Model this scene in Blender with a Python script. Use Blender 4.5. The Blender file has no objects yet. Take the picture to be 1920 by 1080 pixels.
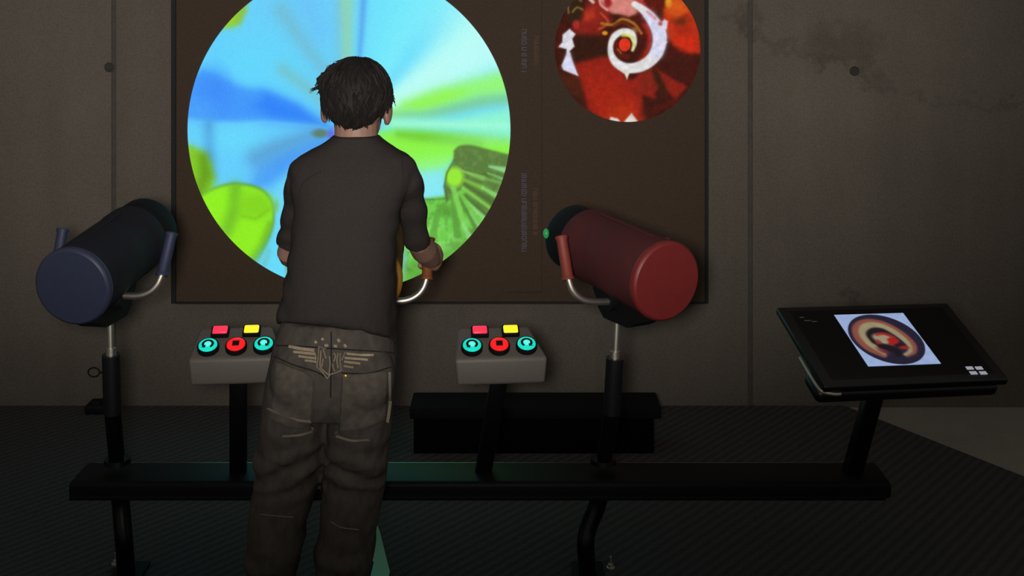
import bpy, bmesh, math, random
import numpy as np
from mathutils import Vector, Matrix, Euler
from mathutils.bvhtree import BVHTree

random.seed(7)
rng = np.random.RandomState(11)
scene = bpy.context.scene
C = scene.collection

# ------------------------------------------------------------------ camera, light, exposure
F, YH, CAMH = 2200.0, -15.0, 1.5            # focal length in pixels, horizon row, camera height
cam_d = bpy.data.cameras.new('camera')
cam = bpy.data.objects.new('camera', cam_d)
C.objects.link(cam)
cam.location = (0, 0, CAMH)
cam.rotation_euler = (math.pi/2, 0, 0)
cam_d.sensor_width = 36.0
cam_d.lens = F/1920*36.0
cam_d.shift_y = (YH-540)/1920.0
cam_d.clip_start = 0.02
scene.camera = cam

world = bpy.data.worlds.new('world')
scene.world = world
world.use_nodes = True
bg = world.node_tree.nodes['Background']
bg.inputs[0].default_value = (1.0, 0.96, 0.91, 1)
bg.inputs[1].default_value = 0.155

fl = bpy.data.lights.new('camera_flash', 'SPOT')      # the weak flash left of the lens
fl.energy = 330.0
fl.color = (1.0, 0.955, 0.90)
fl.shadow_soft_size = 0.08
fl.spot_size = math.radians(55)
fl.spot_blend = 1.0
flo = bpy.data.objects.new('camera_flash', fl)
C.objects.link(flo)
flo.location = (-0.085, 0.0, 1.52)
flo.scale = (1.5, 1.0, 1.0)                          # a flash throws a wide, low beam
flo.rotation_euler = (math.radians(90+1.0), 0, math.radians(4.5))

scene.view_settings.view_transform = 'Standard'
scene.view_settings.look = 'None'
scene.view_settings.exposure = 0.0
scene.view_settings.gamma = 1.0
scene.view_settings.use_curve_mapping = False


# ------------------------------------------------------------------ helpers
def P(px, py, D):
    return Vector(((px-960)/F*D, D, CAMH-(py-YH)/F*D))


def lin(c):
    out = []
    for v in c[:3]:
        v = v/255.0
        out.append(v/12.92 if v <= .04045 else ((v+.055)/1.055)**2.4)
    return (*out, 1.0)


def nd(nt, kind, **kw):
    n = nt.nodes.new(kind)
    for k, v in kw.items():
        if k.startswith('i_'):
            n.inputs[k[2:].replace('_', ' ')].default_value = v
        else:
            setattr(n, k, v)
    return n


ALB = .40      # the hall is dim and its surfaces dark: scale from swatch colour to albedo


def mat(name, col, rough=.6, metal=0.0, var=.12, scale=40.0, bump=0.0, spec=.5, emit=None, estr=1.0, stretch=None, coat=0.0):
    """procedural material: colour modulated by noise, optional bump"""
    m = bpy.data.materials.new(name)
    m.use_nodes = True
    nt = m.node_tree
    b = nt.nodes['Principled BSDF']
    b.inputs['Roughness'].default_value = rough
    b.inputs['Metallic'].default_value = metal
    b.inputs['Specular IOR Level'].default_value = spec
    b.inputs['Coat Weight'].default_value = coat
    tc = nd(nt, 'ShaderNodeTexCoord')
    vec = tc.outputs['Object']
    if stretch:
        mp = nd(nt, 'ShaderNodeMapping')
        mp.inputs['Scale'].default_value = stretch
        nt.links.new(vec, mp.inputs['Vector'])
        vec = mp.outputs['Vector']
    nz = nd(nt, 'ShaderNodeTexNoise', i_Scale=scale, i_Detail=4.0)
    nt.links.new(vec, nz.inputs['Vector'])
    cr = nd(nt, 'ShaderNodeValToRGB')
    c = [x*(1 if metal > .5 or emit else ALB) for x in lin(col)]
    cr.color_ramp.elements[0].position = .3
    cr.color_ramp.elements[1].position = .7
    cr.color_ramp.elements[0].color = (*[x*(1-var) for x in c[:3]], 1)
    cr.color_ramp.elements[1].color = (*[min(1, x*(1+var)) for x in c[:3]], 1)
    nt.links.new(nz.outputs['Fac'], cr.inputs['Fac'])
    nt.links.new(cr.outputs['Color'], b.inputs['Base Color'])
    if bump:
        bp = nd(nt, 'ShaderNodeBump', i_Strength=bump, i_Distance=.004)
        nt.links.new(nz.outputs['Fac'], bp.inputs['Height'])
        nt.links.new(bp.outputs['Normal'], b.inputs['Normal'])
    if emit:
        b.inputs['Emission Color'].default_value = lin(emit)
        b.inputs['Emission Strength'].default_value = estr
    return m


def attr_emit(name, strength=1.0):
    """a lit picture: colours from the point attribute 'Col'"""
    m = bpy.data.materials.new(name)
    m.use_nodes = True
    nt = m.node_tree
    b = nt.nodes['Principled BSDF']
    b.inputs['Base Color'].default_value = (.004, .004, .004, 1)
    b.inputs['Roughness'].default_value = .9
    b.inputs['Specular IOR Level'].default_value = 0.0
    a = nd(nt, 'ShaderNodeAttribute', attribute_name='Col')
    nt.links.new(a.outputs['Color'], b.inputs['Emission Color'])
    b.inputs['Emission Strength'].default_value = strength
    return m


ORG = {}


def link(name, me, m, parent=None, smooth=True, world=True):
    if smooth:
        me.polygons.foreach_set('use_smooth', [True]*len(me.polygons))
    o = bpy.data.objects.new(name, me)
    C.objects.link(o)
    if m is not None:
        me.materials.append(m)
    if parent is not None:
        o.parent = parent
        org = ORG.get(parent.name, Vector((0, 0, 0)))
        ORG[o.name] = org
        if world and org.length > 0:
            me.transform(Matrix.Translation(-org))
    return o


def tag(o, label=None, cat=None, group=None, kind=None):
    if label: o['label'] = label
    if cat: o['category'] = cat
    if group: o['group'] = group
    if kind: o['kind'] = kind
    return o


def thing(name, label, cat, loc=(0, 0, 0), rz=0.0, group=None, local=False):
    o = bpy.data.objects.new(name, None)
    C.objects.link(o)
    o.empty_display_size = .1
    o.location = loc
    o.rotation_euler = (0, 0, rz)
    tag(o, label, cat, group)
    ORG[o.name] = Vector((0, 0, 0)) if local else Vector(loc)
    return o


class MB:
    """collects verts and faces of one mesh"""
    def __init__(s):
        s.v, s.f = [], []

    def add(s, vs, fs, M=None):
        k = len(s.v)
        s.v += [tuple(M @ Vector(v)) if M is not None else tuple(v) for v in vs]
        s.f += [tuple(i+k for i in f) for f in fs]
        return s

    def loft(s, rings, cap=True, closed=True, M=None):
        n = len(rings[0]); vs = [v for r in rings for v in r]; fs = []
        for i in range(len(rings)-1):
            for j in range(n if closed else n-1):
                a, b = i*n+j, i*n+(j+1) % n
                fs.append((a, b, b+n, a+n))
        if cap:
            fs.append(tuple(reversed(range(n))))
            fs.append(tuple((len(rings)-1)*n+j for j in range(n)))
        return s.add(vs, fs, M)

    def tube(s, pts, rad, seg=16, cap=True, M=None, flat=1.0):
        pts = [Vector(p) for p in pts]
        if not hasattr(rad, '__len__'): rad = [rad]*len(pts)
        rings = []; up = None
        for i, p in enumerate(pts):
            t = (pts[min(i+1, len(pts)-1)]-pts[max(i-1, 0)]).normalized()
            if up is None:
                up = Vector((0, 0, 1)) if abs(t.z) < .9 else Vector((0, 1, 0))
            a = t.cross(up).normalized(); b = a.cross(t).normalized(); up = b
            rings.append([p+(a*math.cos(2*math.pi*k/seg)+b*math.sin(2*math.pi*k/seg)*flat)*rad[i] for k in range(seg)])
        return s.loft(rings, cap, M=M)

    def capsule(s, pts, rad, seg=14):
        """tube with rounded ends: for unions"""
        pts = [Vector(p) for p in pts]
        d0 = (pts[0]-pts[1]).normalized(); d1 = (pts[-1]-pts[-2]).normalized()
        pp, rr = [], []
        for a in (80, 55, 28): pp.append(pts[0]+d0*rad[0]*math.sin(math.radians(a))); rr.append(rad[0]*math.cos(math.radians(a)))
        pp += pts; rr += list(rad)
        for a in (28, 55, 80): pp.append(pts[-1]+d1*rad[-1]*math.sin(math.radians(a))); rr.append(rad[-1]*math.cos(math.radians(a)))
        return s.tube(pp, rr, seg)

    def ell(s, c, r, M=None, nu=20, nv=12):
        c = Vector(c); R3 = M.to_3x3() if M is not None else Matrix.Identity(3)
        rings = []
        for i in range(nv+1):
            t = math.pi*(.02+.96*i/nv)
            rings.append([c+R3 @ Vector((r[0]*math.sin(t)*math.cos(2*math.pi*k/nu), r[1]*math.sin(t)*math.sin(2*math.pi*k/nu), -r[2]*math.cos(t))) for k in range(nu)])
        return s.loft(rings)

    def lathe(s, prof, seg=40, axis='Y', M=None, cap=True):
        rings = []
        for (h, r) in prof:
            ring = []
            for k in range(seg):
                a = 2*math.pi*k/seg
                if axis == 'Y': ring.append((r*math.cos(a), h, -r*math.sin(a)))
                else: ring.append((r*math.cos(a), r*math.sin(a), h))
            rings.append(ring)
        return s.loft(rings, cap, M=M)

    def prism(s, poly, h0, h1, axis='X', M=None):
        def q(p, h):
            return {'X': (h, p[0], p[1]), 'Y': (p[0], h, p[1]), 'Z': (p[0], p[1], h)}[axis]
        return s.loft([[q(p, h0) for p in poly], [q(p, h1) for p in poly]], M=M)

    def mesh(s, name='m'):
        me = bpy.data.meshes.new(name)
        me.from_pydata(s.v, [], s.f)
        bm = bmesh.new(); bm.from_mesh(me)
        bmesh.ops.recalc_face_normals(bm, faces=bm.faces)
        bm.to_mesh(me); bm.free()
        return me

    def build(s, name, m, parent=None, smooth=True, world=True, sharp=35):
        me = s.mesh(name)
        o = link(name, me, m, parent, smooth, world)
        if smooth and sharp:
            me.set_sharp_from_angle(angle=math.radians(sharp))
        return o


def hexa(pts8, bev=.006, seg=3):
    """bevelled six-sided block: 4 bottom points then 4 top points, both ccw"""
    mb = MB(); mb.add(pts8, [(3, 2, 1, 0), (4, 5, 6, 7), (0, 1, 5, 4), (1, 2, 6, 5), (2, 3, 7, 6), (3, 0, 4, 7)])
    me = mb.mesh()
    if bev:
        bm = bmesh.new(); bm.from_mesh(me)
        bmesh.ops.bevel(bm, geom=bm.edges[:], offset=bev, segments=seg, affect='EDGES', profile=.5)
        bm.to_mesh(me); bm.free()
    return me


def box(x0, x1, y0, y1, z0, z1, bev=.004, seg=2):
    return hexa([(x0, y0, z0), (x1, y0, z0), (x1, y1, z0), (x0, y1, z0), (x0, y0, z1), (x1, y0, z1), (x1, y1, z1), (x0, y1, z1)], bev, seg)


def add_mesh(name, me, m, parent=None, world=True, sharp=35, M=None):
    if M is not None: me.transform(M)
    o = link(name, me, m, parent, True, world)
    me.set_sharp_from_angle(angle=math.radians(sharp))
    return o


def remesh(mb, voxel, smooth=3, factor=.5):
    """union of overlapping closed shapes as one continuous surface"""
    me = mb.mesh('tmp')
    o = bpy.data.objects.new('tmp', me); C.objects.link(o)
    r = o.modifiers.new('r', 'REMESH'); r.mode = 'VOXEL'; r.voxel_size = voxel; r.adaptivity = 0
    if smooth:
        q = o.modifiers.new('s', 'SMOOTH'); q.iterations = smooth; q.factor = factor
    dg = bpy.context.evaluated_depsgraph_get()
    out = bpy.data.meshes.new_from_object(o.evaluated_get(dg))
    bpy.data.objects.remove(o); bpy.data.meshes.remove(me)
    return out


def vnoise(p, seed=0):
    """value noise, p (n,3)"""
    i = np.floor(p).astype(np.int64); f = p-i; f = f*f*(3-2*f)
    def h(a):
        n = (a[:, 0]*374761393+a[:, 1]*668265263+a[:, 2]*2147483647+seed*974711) & 0x7fffffff
        n = (n ^ (n >> 13))*1274126177 & 0x7fffffff
        return (n & 0xffff)/65535.0
    r = 0
    for dx in (0, 1):
        for dy in (0, 1):
            for dz in (0, 1):
                w = (f[:, 0] if dx else 1-f[:, 0])*(f[:, 1] if dy else 1-f[:, 1])*(f[:, 2] if dz else 1-f[:, 2])
                r = r+w*h(i+np.array([dx, dy, dz]))
    return r


def fbm(p, seed=0, oct=3):
    r, a = 0, .5
    for k in range(oct):
        r = r+a*vnoise(p*2**k, seed+k); a *= .5
    return r/(1-.5**oct)


def get_co(me):
    a = np.empty(len(me.vertices)*3); me.vertices.foreach_get('co', a); return a.reshape(-1, 3)


def get_no(me):
    a = np.empty(len(me.vertices)*3); me.vertices.foreach_get('normal', a); return a.reshape(-1, 3)


def set_co(me, a):
    me.vertices.foreach_set('co', a.ravel()); me.update()


# ------------------------------------------------------------------ painter for lit pictures (pixel coordinates of the flat picture)
class Paint:
    def __init__(s, X, Y, base):
        s.X, s.Y = X, Y
        s.c = np.tile(np.array(base, float), (len(X), 1))
        s.p3 = np.stack([X, Y, 0*X], 1)

    def mix(s, m, col):
        s.c += (np.array(col, float)-s.c)*np.clip(m, 0, 1)[:, None]

    def n(s, sc, seed=0, oct=3, sx=1, sy=1):
        return fbm(s.p3/sc*np.array([sx, sy, 1]), seed, oct)

    def dist_poly(s, pts, X, Y):
        d = np.full(len(X), 1e9); ins = np.zeros(len(X), bool)
        for (x0, y0), (x1, y1) in zip(pts, pts[1:]+pts[:1]):
            ex, ey = x1-x0, y1-y0
            t = np.clip(((X-x0)*ex+(Y-y0)*ey)/(ex*ex+ey*ey+1e-9), 0, 1)
            d = np.minimum(d, np.hypot(X-x0-t*ex, Y-y0-t*ey))
            if y0 != y1:
                ins ^= ((y0 > Y) != (y1 > Y)) & (X < (x1-x0)*(Y-y0)/(y1-y0)+x0)
        return np.where(ins, -d, d)

    def poly(s, pts, col, soft=2.0, a=1.0, warp=0, seed=0):
        X, Y = s.X, s.Y
        if warp:
            X = X+warp*(s.n(22, seed)-.5)*2; Y = Y+warp*(s.n(22, seed+9)-.5)*2
        d = s.dist_poly(pts, X, Y)
        s.mix(a*(1/(1+np.exp(np.clip(d/soft*2, -40, 40)))), col)

    def blob(s, cx, cy, rx, ry, col, soft=.3, a=1.0, ang=0, warp=0):
        ca, sa = math.cos(math.radians(ang)), math.sin(math.radians(ang))
        dx, dy = s.X-cx, s.Y-cy
        r = np.hypot((dx*ca+dy*sa)/rx, (-dx*sa+dy*ca)/ry)
        if warp: r = r+warp*(s.n(14, 5)-.5)
        s.mix(a*np.clip((1+soft-r)/(2*soft), 0, 1), col)

    def stroke(s, pts, col, w, soft=1.5, a=1.0):
        """pts (x, y[, halfwidth])"""
        d = np.full(len(s.X), 1e9)
        for p, q in zip(pts, pts[1:]):
            ex, ey = q[0]-p[0], q[1]-p[1]
            t = np.clip(((s.X-p[0])*ex+(s.Y-p[1])*ey)/(ex*ex+ey*ey+1e-9), 0, 1)
            w0 = p[2] if len(p) > 2 else w; w1 = q[2] if len(q) > 2 else w
            d = np.minimum(d, np.hypot(s.X-p[0]-t*ex, s.Y-p[1]-t*ey)-(w0+(w1-w0)*t))
        s.mix(a*(1/(1+np.exp(np.clip(d/soft*2, -40, 40)))), col)

    def ray(s, cx, cy, ang, half, col, r0=0, r1=400, a=1.0, fr=60):
        """soft angular wedge round (cx, cy); ang counted clockwise from right as seen"""
        th = np.degrees(np.arctan2(s.Y-cy, s.X-cx)); r = np.hypot(s.X-cx, s.Y-cy)
        d = np.abs((th-ang+180) % 360-180)
        m = np.exp(-(d/half)**2)*np.clip((r-r0)/fr, 0, 1)*np.clip((r1-r)/fr, 0, 1)
        s.mix(a*m, col)

    def linear(s):
        c = np.clip(s.c/255.0, 0, 1)
        return np.where(c <= .04045, c/12.92, ((c+.055)/1.055)**2.4)


def spline(pts, n=8):
    out = []
    for i in range(len(pts)-1):
        p = [np.array(pts[max(0, min(len(pts)-1, i+k))], float) for k in (-1, 0, 1, 2)]
        for j in range(n):
            t = j/n
            out.append(tuple(.5*((2*p[1])+(-p[0]+p[2])*t+(2*p[0]-5*p[1]+4*p[2]-p[3])*t*t+(-p[0]+3*p[1]-3*p[2]+p[3])*t**3)))
    return out+[tuple(pts[-1])]


def disc_mesh(cx, cy, r, nr, na, to3d):
    """flat disc in picture pixels, polar grid; to3d maps (px, py) arrays to points"""
    rr = np.linspace(0, 1, nr+1)[1:]; aa = np.linspace(0, 2*np.pi, na, endpoint=False)
    X = np.concatenate([[cx], (cx+r*rr[:, None]*np.cos(aa)).ravel()])
    Y = np.concatenate([[cy], (cy+r*rr[:, None]*np.sin(aa)).ravel()])
    f = [(0, 1+j, 1+(j+1) % na) for j in range(na)]
    for i in range(nr-1):
        a = 1+i*na
        f += [(a+j, a+na+j, a+na+(j+1) % na, a+(j+1) % na) for j in range(na)]
    me = bpy.data.meshes.new('picture')
    me.from_pydata([tuple(v) for v in to3d(X, Y)], [], f)
    return me, X, Y


def put_colours(me, lc):
    at = me.color_attributes.new('Col', 'FLOAT_COLOR', 'POINT')
    at.data.foreach_set('color', np.concatenate([lc, np.ones((len(lc), 1))], 1).ravel())


# ------------------------------------------------------------------ materials
def concrete_mat(name, base, stain=True):
    m = bpy.data.materials.new(name); m.use_nodes = True
    nt = m.node_tree; L = nt.links.new
    b = nt.nodes['Principled BSDF']; b.inputs['Roughness'].default_value = .85; b.inputs['Specular IOR Level'].default_value = .25
    g = nd(nt, 'ShaderNodeNewGeometry')
    pos = g.outputs['Position']
    n1 = nd(nt, 'ShaderNodeTexNoise', i_Scale=2.2, i_Detail=6.0, i_Roughness=.6); L(pos, n1.inputs['Vector'])
    n2 = nd(nt, 'ShaderNodeTexNoise', i_Scale=160.0, i_Detail=3.0); L(pos, n2.inputs['Vector'])
    mp = nd(nt, 'ShaderNodeMapping'); mp.inputs['Scale'].default_value = (9, 9, .8); L(pos, mp.inputs['Vector'])
    n3 = nd(nt, 'ShaderNodeTexNoise', i_Scale=1.0, i_Detail=3.0); L(mp.outputs['Vector'], n3.inputs['Vector'])
    cr = nd(nt, 'ShaderNodeValToRGB'); c = [x*.44 for x in lin(base)]
    cr.color_ramp.elements[0].position = .25; cr.color_ramp.elements[1].position = .75
    cr.color_ramp.elements[0].color = (c[0]*.80, c[1]*.80, c[2]*.79, 1)
    cr.color_ramp.elements[1].color = (c[0]*1.16, c[1]*1.15, c[2]*1.13, 1)
    ad = nd(nt, 'ShaderNodeMath', operation='MULTIPLY_ADD'); ad.inputs[1].default_value = .35
    L(n3.outputs['Fac'], ad.inputs[0])
    ad2 = nd(nt, 'ShaderNodeMath', operation='MULTIPLY_ADD'); ad2.inputs[1].default_value = .65; ad2.inputs[2].default_value = 0
    L(n1.outputs['Fac'], ad2.inputs[0]); L(ad2.outputs[0], ad.inputs[2])
    L(ad.outputs[0], cr.inputs['Fac'])
    col = cr.outputs['Color']
    mx = nd(nt, 'ShaderNodeMixRGB', blend_type='MULTIPLY'); mx.inputs['Fac'].default_value = .5
    cr2 = nd(nt, 'ShaderNodeValToRGB'); cr2.color_ramp.elements[0].position = .3; cr2.color_ramp.elements[0].color = (.55, .55, .55, 1)
    cr2.color_ramp.elements[1].position = .62
    L(n2.outputs['Fac'], cr2.inputs['Fac']); L(col, mx.inputs['Color1']); L(cr2.outputs['Color'], mx.inputs['Color2']); col = mx.outputs['Color']
    if stain:
        # dark seepage stains with a shape of their own: ragged blotches and a meandering pour line
        warp = nd(nt, 'ShaderNodeTexNoise', i_Scale=7.0, i_Detail=6.0, i_Roughness=.7); L(pos, warp.inputs['Vector'])
        sub = nd(nt, 'ShaderNodeVectorMath', operation='SUBTRACT'); sub.inputs[1].default_value = (.5, .5, .5); L(warp.outputs['Color'], sub.inputs[0])
        scl = nd(nt, 'ShaderNodeVectorMath', operation='SCALE'); scl.inputs['Scale'].default_value = .32; L(sub.outputs[0], scl.inputs[0])
        wp = nd(nt, 'ShaderNodeVectorMath', operation='ADD'); L(pos, wp.inputs[0]); L(scl.outputs[0], wp.inputs[1])
        def spot(px, py, rx, rz, amt):
            nonlocal col
            q = P(px, py, 4.255)
            s0 = nd(nt, 'ShaderNodeVectorMath', operation='SUBTRACT'); s0.inputs[1].default_value = q; L(wp.outputs[0], s0.inputs[0])
            d0 = nd(nt, 'ShaderNodeVectorMath', operation='DIVIDE'); d0.inputs[1].default_value = (rx, 10, rz); L(s0.outputs[0], d0.inputs[0])
            ln = nd(nt, 'ShaderNodeVectorMath', operation='LENGTH'); L(d0.outputs[0], ln.inputs[0])
            rm = nd(nt, 'ShaderNodeMapRange', interpolation_type='SMOOTHSTEP'); rm.inputs['From Min'].default_value = 1.25; rm.inputs['From Max'].default_value = .35
            rm.inputs['To Max'].default_value = amt; L(ln.outputs['Value'], rm.inputs['Value'])
            mm = nd(nt, 'ShaderNodeMixRGB', blend_type='MULTIPLY'); mm.inputs['Color2'].default_value = (.22, .22, .22, 1)
            L(rm.outputs[0], mm.inputs['Fac']); L(col, mm.inputs['Color1']); col = mm.outputs['Color']
        spot(1585, 75, .15, .08, .34); spot(1620, 120, .06, .06, .3); spot(1560, 112, .10, .03, .2)
        spot(1402, 40, .05, .07, .3); spot(1600, 560, .04, .03, .35)
        def line(x0, y0, x1, y1, w, amt):
            nonlocal col
            a, bq = P(x0, y0, 4.255), P(x1, y1, 4.255)
            sp = nd(nt, 'ShaderNodeSeparateXYZ'); L(wp.outputs[0], sp.inputs[0])
            k = (bq.z-a.z)/(bq.x-a.x)
            e = nd(nt, 'ShaderNodeMath', operation='MULTIPLY_ADD'); e.inputs[1].default_value = -k; e.inputs[2].default_value = -(a.z-k*a.x); L(sp.outputs['X'], e.inputs[0])
            e2 = nd(nt, 'ShaderNodeMath', operation='ADD'); L(sp.outputs['Z'], e2.inputs[0]); L(e.outputs[0], e2.inputs[1])
            ab = nd(nt, 'ShaderNodeMath', operation='ABSOLUTE'); L(e2.outputs[0], ab.inputs[0])
            r1 = nd(nt, 'ShaderNodeMapRange', interpolation_type='SMOOTHSTEP'); r1.inputs['From Min'].default_value = w; r1.inputs['From Max'].default_value = 0; r1.inputs['To Max'].default_value = amt; L(ab.outputs[0], r1.inputs['Value'])
            sx = nd(nt, 'ShaderNodeSeparateXYZ'); L(pos, sx.inputs[0])
            r2 = nd(nt, 'ShaderNodeMapRange'); r2.inputs['From Min'].default_value = a.x; r2.inputs['From Max'].default_value = a.x+.03; L(sx.outputs['X'], r2.inputs['Value'])
            r3 = nd(nt, 'ShaderNodeMapRange'); r3.inputs['From Min'].default_value = bq.x; r3.inputs['From Max'].default_value = bq.x-.03; L(sx.outputs['X'], r3.inputs['Value'])
            k1 = nd(nt, 'ShaderNodeMath', operation='MULTIPLY'); L(r1.outputs[0], k1.inputs[0]); L(r2.outputs[0], k1.inputs[1])
            k2 = nd(nt, 'ShaderNodeMath', operation='MULTIPLY'); L(k1.outputs[0], k2.inputs[0]); L(r3.outputs[0], k2.inputs[1])
            mm = nd(nt, 'ShaderNodeMixRGB', blend_type='MULTIPLY'); mm.inputs['Color2'].default_value = (.3, .3, .3, 1)
            L(k2.outputs[0], mm.inputs['Fac']); L(col, mm.inputs['Color1']); col = mm.outputs['Color']
        line(1340, 30, 1600, 135, .035, .26); line(1600, 135, 1690, 178, .03, .3); line(1690, 178, 1930, 200, .02, .24)
        line(1838, 20, 1840, 560, .004, 0)
    L(col, b.inputs['Base Color'])
    bp = nd(nt, 'ShaderNodeBump', i_Strength=.25, i_Distance=.003); L(n2.outputs['Fac'], bp.inputs['Height']); L(bp.outputs['Normal'], b.inputs['Normal'])
    return m


def carpet_mat():
    m = bpy.data.materials.new('ribbed_carpet'); m.use_nodes = True
    nt = m.node_tree; L = nt.links.new
    b = nt.nodes['Principled BSDF']; b.inputs['Roughness'].default_value = .95; b.inputs['Specular IOR Level'].default_value = .1
    g = nd(nt, 'ShaderNodeNewGeometry')
    mp = nd(nt, 'ShaderNodeMapping'); mp.inputs['Rotation'].default_value = (0, 0, math.radians(40)); L(g.outputs['Position'], mp.inputs['Vector'])
    wv = nd(nt, 'ShaderNodeTexWave', i_Scale=10.5, i_Distortion=.8, i_Detail=1.0); wv.inputs['Detail Scale'].default_value = 4; L(mp.outputs['Vector'], wv.inputs['Vector'])
    n = nd(nt, 'ShaderNodeTexNoise', i_Scale=140.0, i_Detail=3.0); L(g.outputs['Position'], n.inputs['Vector'])
    ad = nd(nt, 'ShaderNodeMath', operation='MULTIPLY_ADD'); ad.inputs[1].default_value = .35; L(wv.outputs['Fac'], ad.inputs[0]); L(n.outputs['Fac'], ad.inputs[2])
    cr = nd(nt, 'ShaderNodeValToRGB'); cr.color_ramp.elements[0].position = .35; cr.color_ramp.elements[1].position = .95
    cr.color_ramp.elements[0].color = (.038, .037, .037, 1); cr.color_ramp.elements[1].color = (.070, .0685, .067, 1)
    L(ad.outputs[0], cr.inputs['Fac']); L(cr.outputs['Color'], b.inputs['Base Color'])
    bp = nd(nt, 'ShaderNodeBump', i_Strength=.6, i_Distance=.006); L(ad.outputs[0], bp.inputs['Height']); L(bp.outputs['Normal'], b.inputs['Normal'])
    return m


M_wall = concrete_mat('concrete_wall', (158, 147, 134))
M_floor = concrete_mat('pale_concrete_floor', (214, 202, 186), False)
M_carpet = carpet_mat()
M_groove = mat('groove_concrete', (120, 111, 101), .9)
M_black = mat('black_lacquer', (17, 17, 18), .30, var=.08, spec=.3)
M_blackmat = mat('black_plastic', (24, 24, 26), .75, var=.1, spec=.2)
M_sleeve = mat('dark_post_sleeve', (46, 46, 50), .42, metal=.3, var=.06)
M_chrome = mat('brushed_chrome', (205, 198, 186), .46, metal=1.0, var=.05)
M_canvas = mat('brown_projection_canvas', (114, 95, 80), .9, var=.10, scale=140, bump=.15, spec=.1)
M_grey = mat('grey_enamel', (146, 136, 128), .55, var=.05, scale=120)
M_dim = mat('dim_projected_line', (78, 62, 54), .9)
M_textblue = mat('dim_bluish_lettering', (70, 74, 84), .9, emit=(58, 64, 74), estr=.55)
M_textbrown = mat('dim_brown_lettering', (82, 60, 44), .9, emit=(66, 44, 30), estr=.5)

# ------------------------------------------------------------------ setting: wall, floor, carpet
DW = 4.255
floor = MB().prism([(-6, -3), (6, -3), (6, 4.5), (-6, 4.5)], -.08, -.006, 'Z').build('floor', M_floor, sharp=30)
tag(floor, 'pale grey concrete floor, bare beyond the diagonal carpet edge at right', 'floor', kind='structure')
e0, e1 = P(1583, 758, DW), P(1920, 893, 3.634)
dx = (e1.x-e0.x)/(e0.y-e1.y)
carp = MB().prism([(-6, -3), (e0.x+dx*(e0.y+3), -3), (e0.x, e0.y), (-6, e0.y)], -.006, 0.0, 'Z').build('floor', M_carpet, sharp=30)
carp.name = 'floor_carpet'
tag(carp, 'dark ribbed carpet under the exhibit with a diagonal cut edge', 'carpet', kind='structure')

wall = MB().prism([(-6.2, DW+.006), (6.2, DW+.006), (6.2, DW+.3), (-6.2, DW+.3)], -.08, 3.3, 'Z').build('wall_back', M_groove, sharp=30)
tag(wall, 'raw grey concrete wall with vertical formwork joints behind the screen', 'wall', kind='structure')
xs = [P(213, 0, DW).x, P(1407, 0, DW).x]
step = xs[1]-xs[0]
brk = [xs[0]-2*step, xs[0]-step, xs[0], xs[1], xs[1]+step, xs[1]+2*step]
for a, b in zip(brk, brk[1:]):
    add_mesh('panel', box(a+.008, b-.008, DW, DW+.012, -.006, 3.25, .003, 2), M_wall, wall)
for px, py in ((205, 126), (1602, 133)):
    q = P(px, py, DW)
    T = Matrix.Translation((q.x, DW, q.z))
    h = MB().lathe([(-.0012, .018), (-.003, .0155), (-.0028, .013), (.003, .010), (.004, .0)][:4], 24, 'Y', T).build('tie_hole', mat('tie_hole_mortar', (88, 82, 75), .9), wall)

# ------------------------------------------------------------------ projection screen
DS = 4.205
def to_screen(off=0.0):
    return lambda X, Y: np.stack([(X-960)/F*DS, np.full(len(X), DS-off), CAMH-(Y-YH)/F*DS], 1)
sx0, sx1 = P(330, 0, DS).x, P(1322, 0, DS).x
sz0, sz1 = P(0, 566, DS).z, P(0, -84, DS).z
scr = thing('projection_screen', 'large brown projection screen on the wall with a bright blue-green disc', 'screen', ((sx0+sx1)/2, DS+.02, sz0))
add_mesh('canvas', box(sx0, sx1, DS, DS+.03, sz0, sz1, .001, 1), M_canvas, scr)
fw = .017
M_frame = mat('black_screen_frame', (13, 13, 14), .7)
for (a, b, c, d) in ((sx0-fw, sx0, sz0-.006, sz1+fw), (sx1, sx1+.011, sz0-.006, sz1+fw), (sx0, sx1, sz0-.007, sz0), (sx0, sx1, sz1, sz1+fw)):
    add_mesh('frame_bar', box(a, b, DS-.004, DW-.001, c, d, .0015, 1), M_frame, scr)

me, X, Y = disc_mesh(654.5, 243, 302.5, 210, 660, to_screen(.002))
p = Paint(X, Y, (104, 212, 255))
cx, cy = 662, 243
# broad sectors
p.ray(cx, cy, -110, 30, (108, 206, 250), a=.8)
p.ray(cx, cy, -62, 26, (118, 236, 255), a=.95)
p.ray(cx, cy, -36, 17, (186, 255, 248), a=1.0, fr=30)
p.ray(cx, cy, -52, 7, (96, 216, 255), a=.55, r1=300, fr=120)
p.ray(cx, cy, -30, 8, (190, 255, 250), a=.8, fr=25)
p.blob(480, 120, 120, 60, (98, 220, 255), .9, .6)
p.blob(390, 110, 40, 70, (96, 206, 255), .9, .5)
# top rays
p.stroke([(648, -70, 16), (650, 120, 9)], (150, 214, 168), 12, 9, .85)
p.stroke([(686, -70, 7), (678, 60, 5), (672, 130, 3)], (88, 164, 238), 6, 5, .85)
p.stroke([(632, -70, 8), (634, 130, 5)], (120, 190, 222), 8, 10, .5)
p.stroke([(528, 20, 12), (580, 95, 10), (630, 160, 6)], (122, 178, 190), 9, 14, .6)
p.stroke([(530, 130, 8), (570, 160, 8), (604, 190, 5)], (128, 186, 176), 8, 12, .65)
p.stroke([(560, -40, 20), (600, 60, 16)], (110, 186, 250), 16, 18, .45)
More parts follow.
